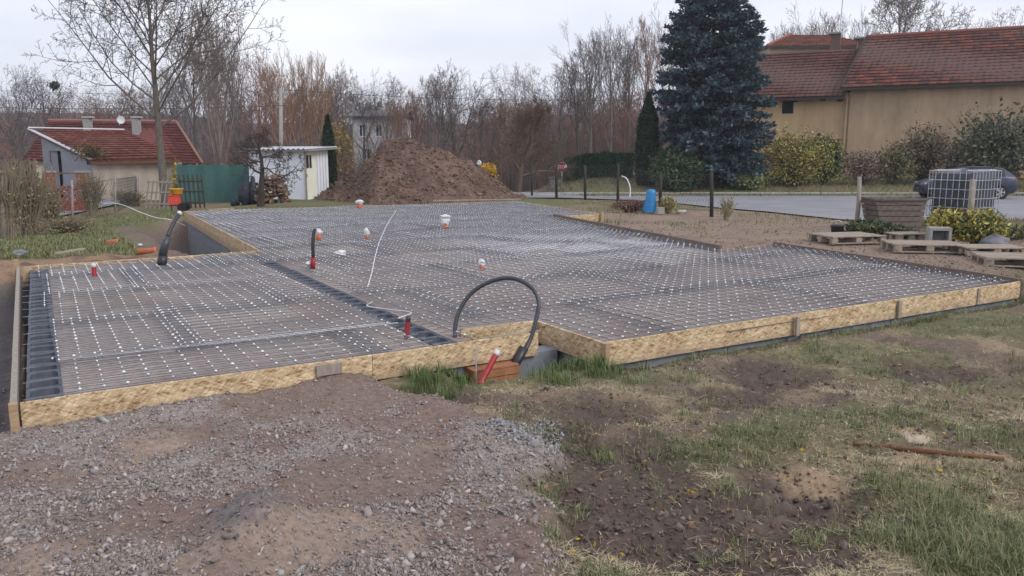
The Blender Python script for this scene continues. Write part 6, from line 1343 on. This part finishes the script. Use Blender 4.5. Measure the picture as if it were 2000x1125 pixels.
# stones on fill and earth beside slab
x, y, g = scatter(5000, 1050, 2050, 415, 560, 8, -.08); m = ~inpoly(x, y, POLYXY) & (y < 24) ; x, y = x[m], y[m]; n = len(x); sz = g.uniform(.006, .024, n)
V, F_, C = stones(n, np.stack([x, y, terrain(x, y) + sz * .2], 1), sz, [(.24, .18, .142), (.19, .14, .11), (.30, .23, .18)], 9, .7); tag(np_obj('earth_crumbs', V, F_, C, M['vcol']), 'crumbled earth along the right side of the slab', 'soil', kind='stuff')
def blades(x, y, h, wdt, cols, g, lean, lie=0.0):
    n = len(x); z = terrain(x, y) - .005; a = g.uniform(0, 6.283, n); d = np.stack([np.cos(a), np.sin(a), np.zeros(n)], 1); s = np.stack([-np.sin(a), np.cos(a), np.zeros(n)], 1)
    b = np.stack([x, y, z], 1); h = h[:, None]; L_ = (g.uniform(.1, 1, n) * lean)[:, None]; up = np.array([0, 0, 1.0]) * (1 - lie)
    mid = b + up * h * .6 + d * h * L_ * .45; tip = b + up * h * (1 - .35 * L_) + d * h * L_ * 1.2; w_ = wdt[:, None]
    V = np.stack([b - s * w_, b + s * w_, mid + s * w_ * .75, tip, mid - s * w_ * .75], 1).reshape(-1, 3); k = np.arange(n)[:, None] * 5
    F_ = np.concatenate([k + np.array([[0, 1, 2, 4]]), k + np.array([[4, 2, 3, 3]])]); cols = np.array(cols); C = cols[g.integers(0, len(cols), n)] * g.uniform(.7, 1.3, (n, 1)); return V, F_, np.repeat(C, 5, 0)
def tri_obj(name, V, F_, C, mt):
    q = F_[F_[:, 2] != F_[:, 3]]; t_ = F_[F_[:, 2] == F_[:, 3]][:, :3]; F3 = np.concatenate([q[:, [0, 1, 2]], q[:, [0, 2, 3]], t_]); return np_obj(name, V, F3, C, mt)
GC = [(.15, .185, .07), (.19, .215, .09), (.12, .15, .062), (.26, .255, .125), (.17, .20, .095), (.34, .29, .17)]
def patch(seed, n, box, z, lst, h, wd, dens=1.0, base=.06):
    x, y, g = scatter(n, *box, seed, z); cl = sm(.42, .62, fbm(x, y, 3.3, 811)) * (.4 + .6 * sm(.4, .6, fbm(x, y, 9, 817)))
    m = g.random(len(x)) < (mask_list(x, y, lst, 100) * (.25 + .75 * cl) + base * cl) * dens * (1 - gravel_mask(x, y)) * (1 - .9 * mask_list(x, y, MUDX, 0)); m &= ~inpoly(x, y, POLYXY); x, y = x[m], y[m]; n = len(x); return x, y, g, g.uniform(*h, n), g.uniform(*wd, n)
x, y, g, h, wd = patch(21, 235000, (780, 2600, 560, 1330), -.2, GRASS, (.015, .065), (.001, .0022), .95, .55)
k = 26; ci = g.integers(0, len(x), int(len(x) / k * .75)); cx_, cy_ = np.repeat(x[ci], k), np.repeat(y[ci], k); big = np.repeat(g.uniform(.6, 1.7, len(ci)), k) * (1 + .6 * ell(cx_, cy_, 1870, 1060, 200, 90, seed=6)); n = len(cx_)   # tufts
x = np.concatenate([x[::3], cx_ + g.normal(0, .022, n) * big]); y = np.concatenate([y[::3], cy_ + g.normal(0, .022, n) * big]); h = np.concatenate([h[::3], g.uniform(.02, .07, n) * big]); wd = np.concatenate([wd[::3], g.uniform(.001, .0022, n)])
V, F_, C = blades(x, y, h, wd, GC, g, .95); tag(tri_obj('green_grass', V, F_, C, M['leaf']), 'scattered green grass tufts in the right foreground', 'grass', kind='stuff')
x, y, g = scatter(235000, 820, 2600, 560, 1330, 23, -.2); m = (g.random(len(x)) < (.75 * sm(.42, .6, fbm(x, y, 1.9, 43)) + .14) * (1 - gravel_mask(x, y)) * (1 - .85 * mask_list(x, y, MUD, 0))) & ~inpoly(x, y, POLYXY); x, y = x[m], y[m]; n = len(x)
V, F_, C = blades(x, y, g.uniform(.025, .08, n), g.uniform(.001, .0022, n), [(.54, .44, .27), (.46, .37, .23), (.60, .50, .34), (.38, .31, .19), (.32, .30, .15)], g, 1.4, .72); tag(tri_obj('dry_grass', V, F_, C, M['leaf']), 'flattened straw coloured grass across the right foreground', 'grass', kind='stuff')
# lush tufts by the boards
x, y, g = scatter(16000, 780, 1260, 690, 770, 25, -.22); e_ = np.maximum(np.maximum(ell(x, y, 1075, 730, 110, 20, seed=1), ell(x, y, 850, 738, 70, 26, seed=2)), ell(x, y, 1160, 722, 40, 10, seed=3)); m = (g.random(len(x)) < e_ * sm(.35, .6, fbm(x, y, 6, 821))) & ~inpoly(x, y, POLYXY); x, y = x[m], y[m]; n = len(x)
V, F_, C = blades(x, y, g.uniform(.06, .17, n), g.uniform(.0016, .003, n), [(.13, .19, .06), (.17, .22, .08), (.10, .15, .05)], g, .8); tag(tri_obj('lush_grass', V, F_, C, M['leaf']), 'long fresh grass tufts below the board notch', 'grass', kind='stuff')
g = np.random.default_rng(61); uu = np.repeat(g.uniform(4.5, 11, 60), 30); x, y = (A0[0] + (uu + g.normal(0, .05, len(uu))) * UX[0] + (-.80 - .012 * (uu - 4.3) + g.normal(0, .035, len(uu))) * VX[0]), (A0[1] + (uu + g.normal(0, .05, len(uu))) * UX[1] + (-.80 - .012 * (uu - 4.3) + g.normal(0, .035, len(uu))) * VX[1]); m = ~inpoly(x, y, POLYXY); x, y = x[m], y[m]; n = len(x)
V, F_, C = blades(x, y, g.uniform(.03, .12, n), g.uniform(.0014, .0028, n), GC, g, .9); tag(tri_obj('edge_grass', V, F_, C, M['leaf']), 'grass tufts growing against the blocks under the right hand boards', 'grass', kind='stuff')
# lawn on the left, bank and verge grass on the right
x, y, g = scatter(60000, -60, 480, 402, 506, 27, -.22); u_ = (x - A0[0]) * UX[0] + (y - A0[1]) * UX[1]; v_ = (x - A0[0]) * VX[0] + (y - A0[1]) * VX[1]
m = ~inpoly(x, y, POLYXY) & (g.random(len(x)) < .25 + .75 * sm(.4, .6, fbm(x, y, .9, 831))) & (v_ > 9.3 + .8 * (fbm(x, y, 1.4, 889) - .5)) & ~((u_ > 1.75) & (u_ < 4.2) & (v_ < 19)); x, y = x[m], y[m]; n = len(x)
V, F_, C = blades(x, y, g.uniform(.04, .12, n), g.uniform(.003, .007, n), GC + [(.24, .2, .1)], g, .9); tag(tri_obj('left_lawn', V, F_, C, M['leaf']), 'ragged green lawn behind the left bay', 'grass', kind='stuff')
x, y, g = scatter(40000, 1000, 2100, 384, 470, 29, -.15); rd_ = inpoly(x, y, np.array([p[:2] for p in RN] + [p[:2] for p in reversed(RF)])); u_ = (x - A0[0]) * UX[0] + (y - A0[1]) * UX[1]
m = ~inpoly(x, y, POLYXY) & ~rd_ & (g.random(len(x)) < .8 * sm(.42, .6, fbm(x, y, .8, 841)) * np.maximum(np.maximum(sm(20, 25, y) * .8, sm(8.5, 10.5, x)), .9 * sm(.56, .66, fbm(x, y, 1.6, 843)))); x, y = x[m], y[m]; n = len(x)
V, F_, C = blades(x, y, g.uniform(.05, .16, n), g.uniform(.004, .008, n), GC + [(.28, .22, .12), (.32, .27, .15)], g, .9); tag(tri_obj('verge_grass', V, F_, C, M['leaf']), 'rough verge grass between the earth strip and the road', 'grass', kind='stuff')
g = np.random.default_rng(31); n = 26000; x = g.uniform(2, 26, n); y = g.uniform(34.8, 44, n); m = g.random(n) < .4 + .6 * sm(.4, .6, fbm(x, y, .7, 851)); x, y = x[m], y[m]; n = len(x)
V, F_, C = blades(x, y, g.uniform(.06, .2, n), g.uniform(.006, .012, n), GC + [(.2, .18, .08), (.08, .1, .04)], g, .8); tag(tri_obj('bank_grass', V, F_, C, M['leaf']), 'grass bank beyond the road below the barn', 'grass', kind='stuff')
# fallen leaves
x, y, g = scatter(420, 850, 2000, 690, 1125, 33, -.2); m = ~inpoly(x, y, POLYXY); x, y = x[m], y[m]; c = np.stack([x, y, terrain(x, y) + .012], 1)
V, F_, C = leaves(len(c), lambda q, m_: c, .016, [(.45, .3, .04), (.3, .17, .08), (.24, .15, .1), (.36, .27, .18)], 34, .6, .8); tag(np_obj('fallen_leaves', V, F_, C, M['leaf']), 'scattered fallen leaves on the grass', 'leaves', kind='stuff')

# ------------------------------------------------------------------ damp autumn air
HAZE = .0008
mh = bpy.data.materials.new('damp_air'); mh.use_nodes = True; mh.node_tree.nodes.clear()
vo = mh.node_tree.nodes.new('ShaderNodeVolumePrincipled'); ou = mh.node_tree.nodes.new('ShaderNodeOutputMaterial'); mh.node_tree.links.new(vo.outputs[0], ou.inputs['Volume'])
vo.inputs['Density'].default_value = HAZE; vo.inputs['Color'].default_value = (.93, .94, .97, 1); vo.inputs['Anisotropy'].default_value = .2
mb = MB(); mb.add([(x, y, z) for x in (-3100, 3100) for y in (-3100, 4100) for z in (-8, 40)], [(0, 1, 3, 2), (4, 6, 7, 5), (0, 4, 5, 1), (2, 3, 7, 6), (0, 2, 6, 4), (1, 5, 7, 3)])
tag(mb.build('haze', mh), 'thin damp autumn haze over the whole place', 'haze', kind='stuff')
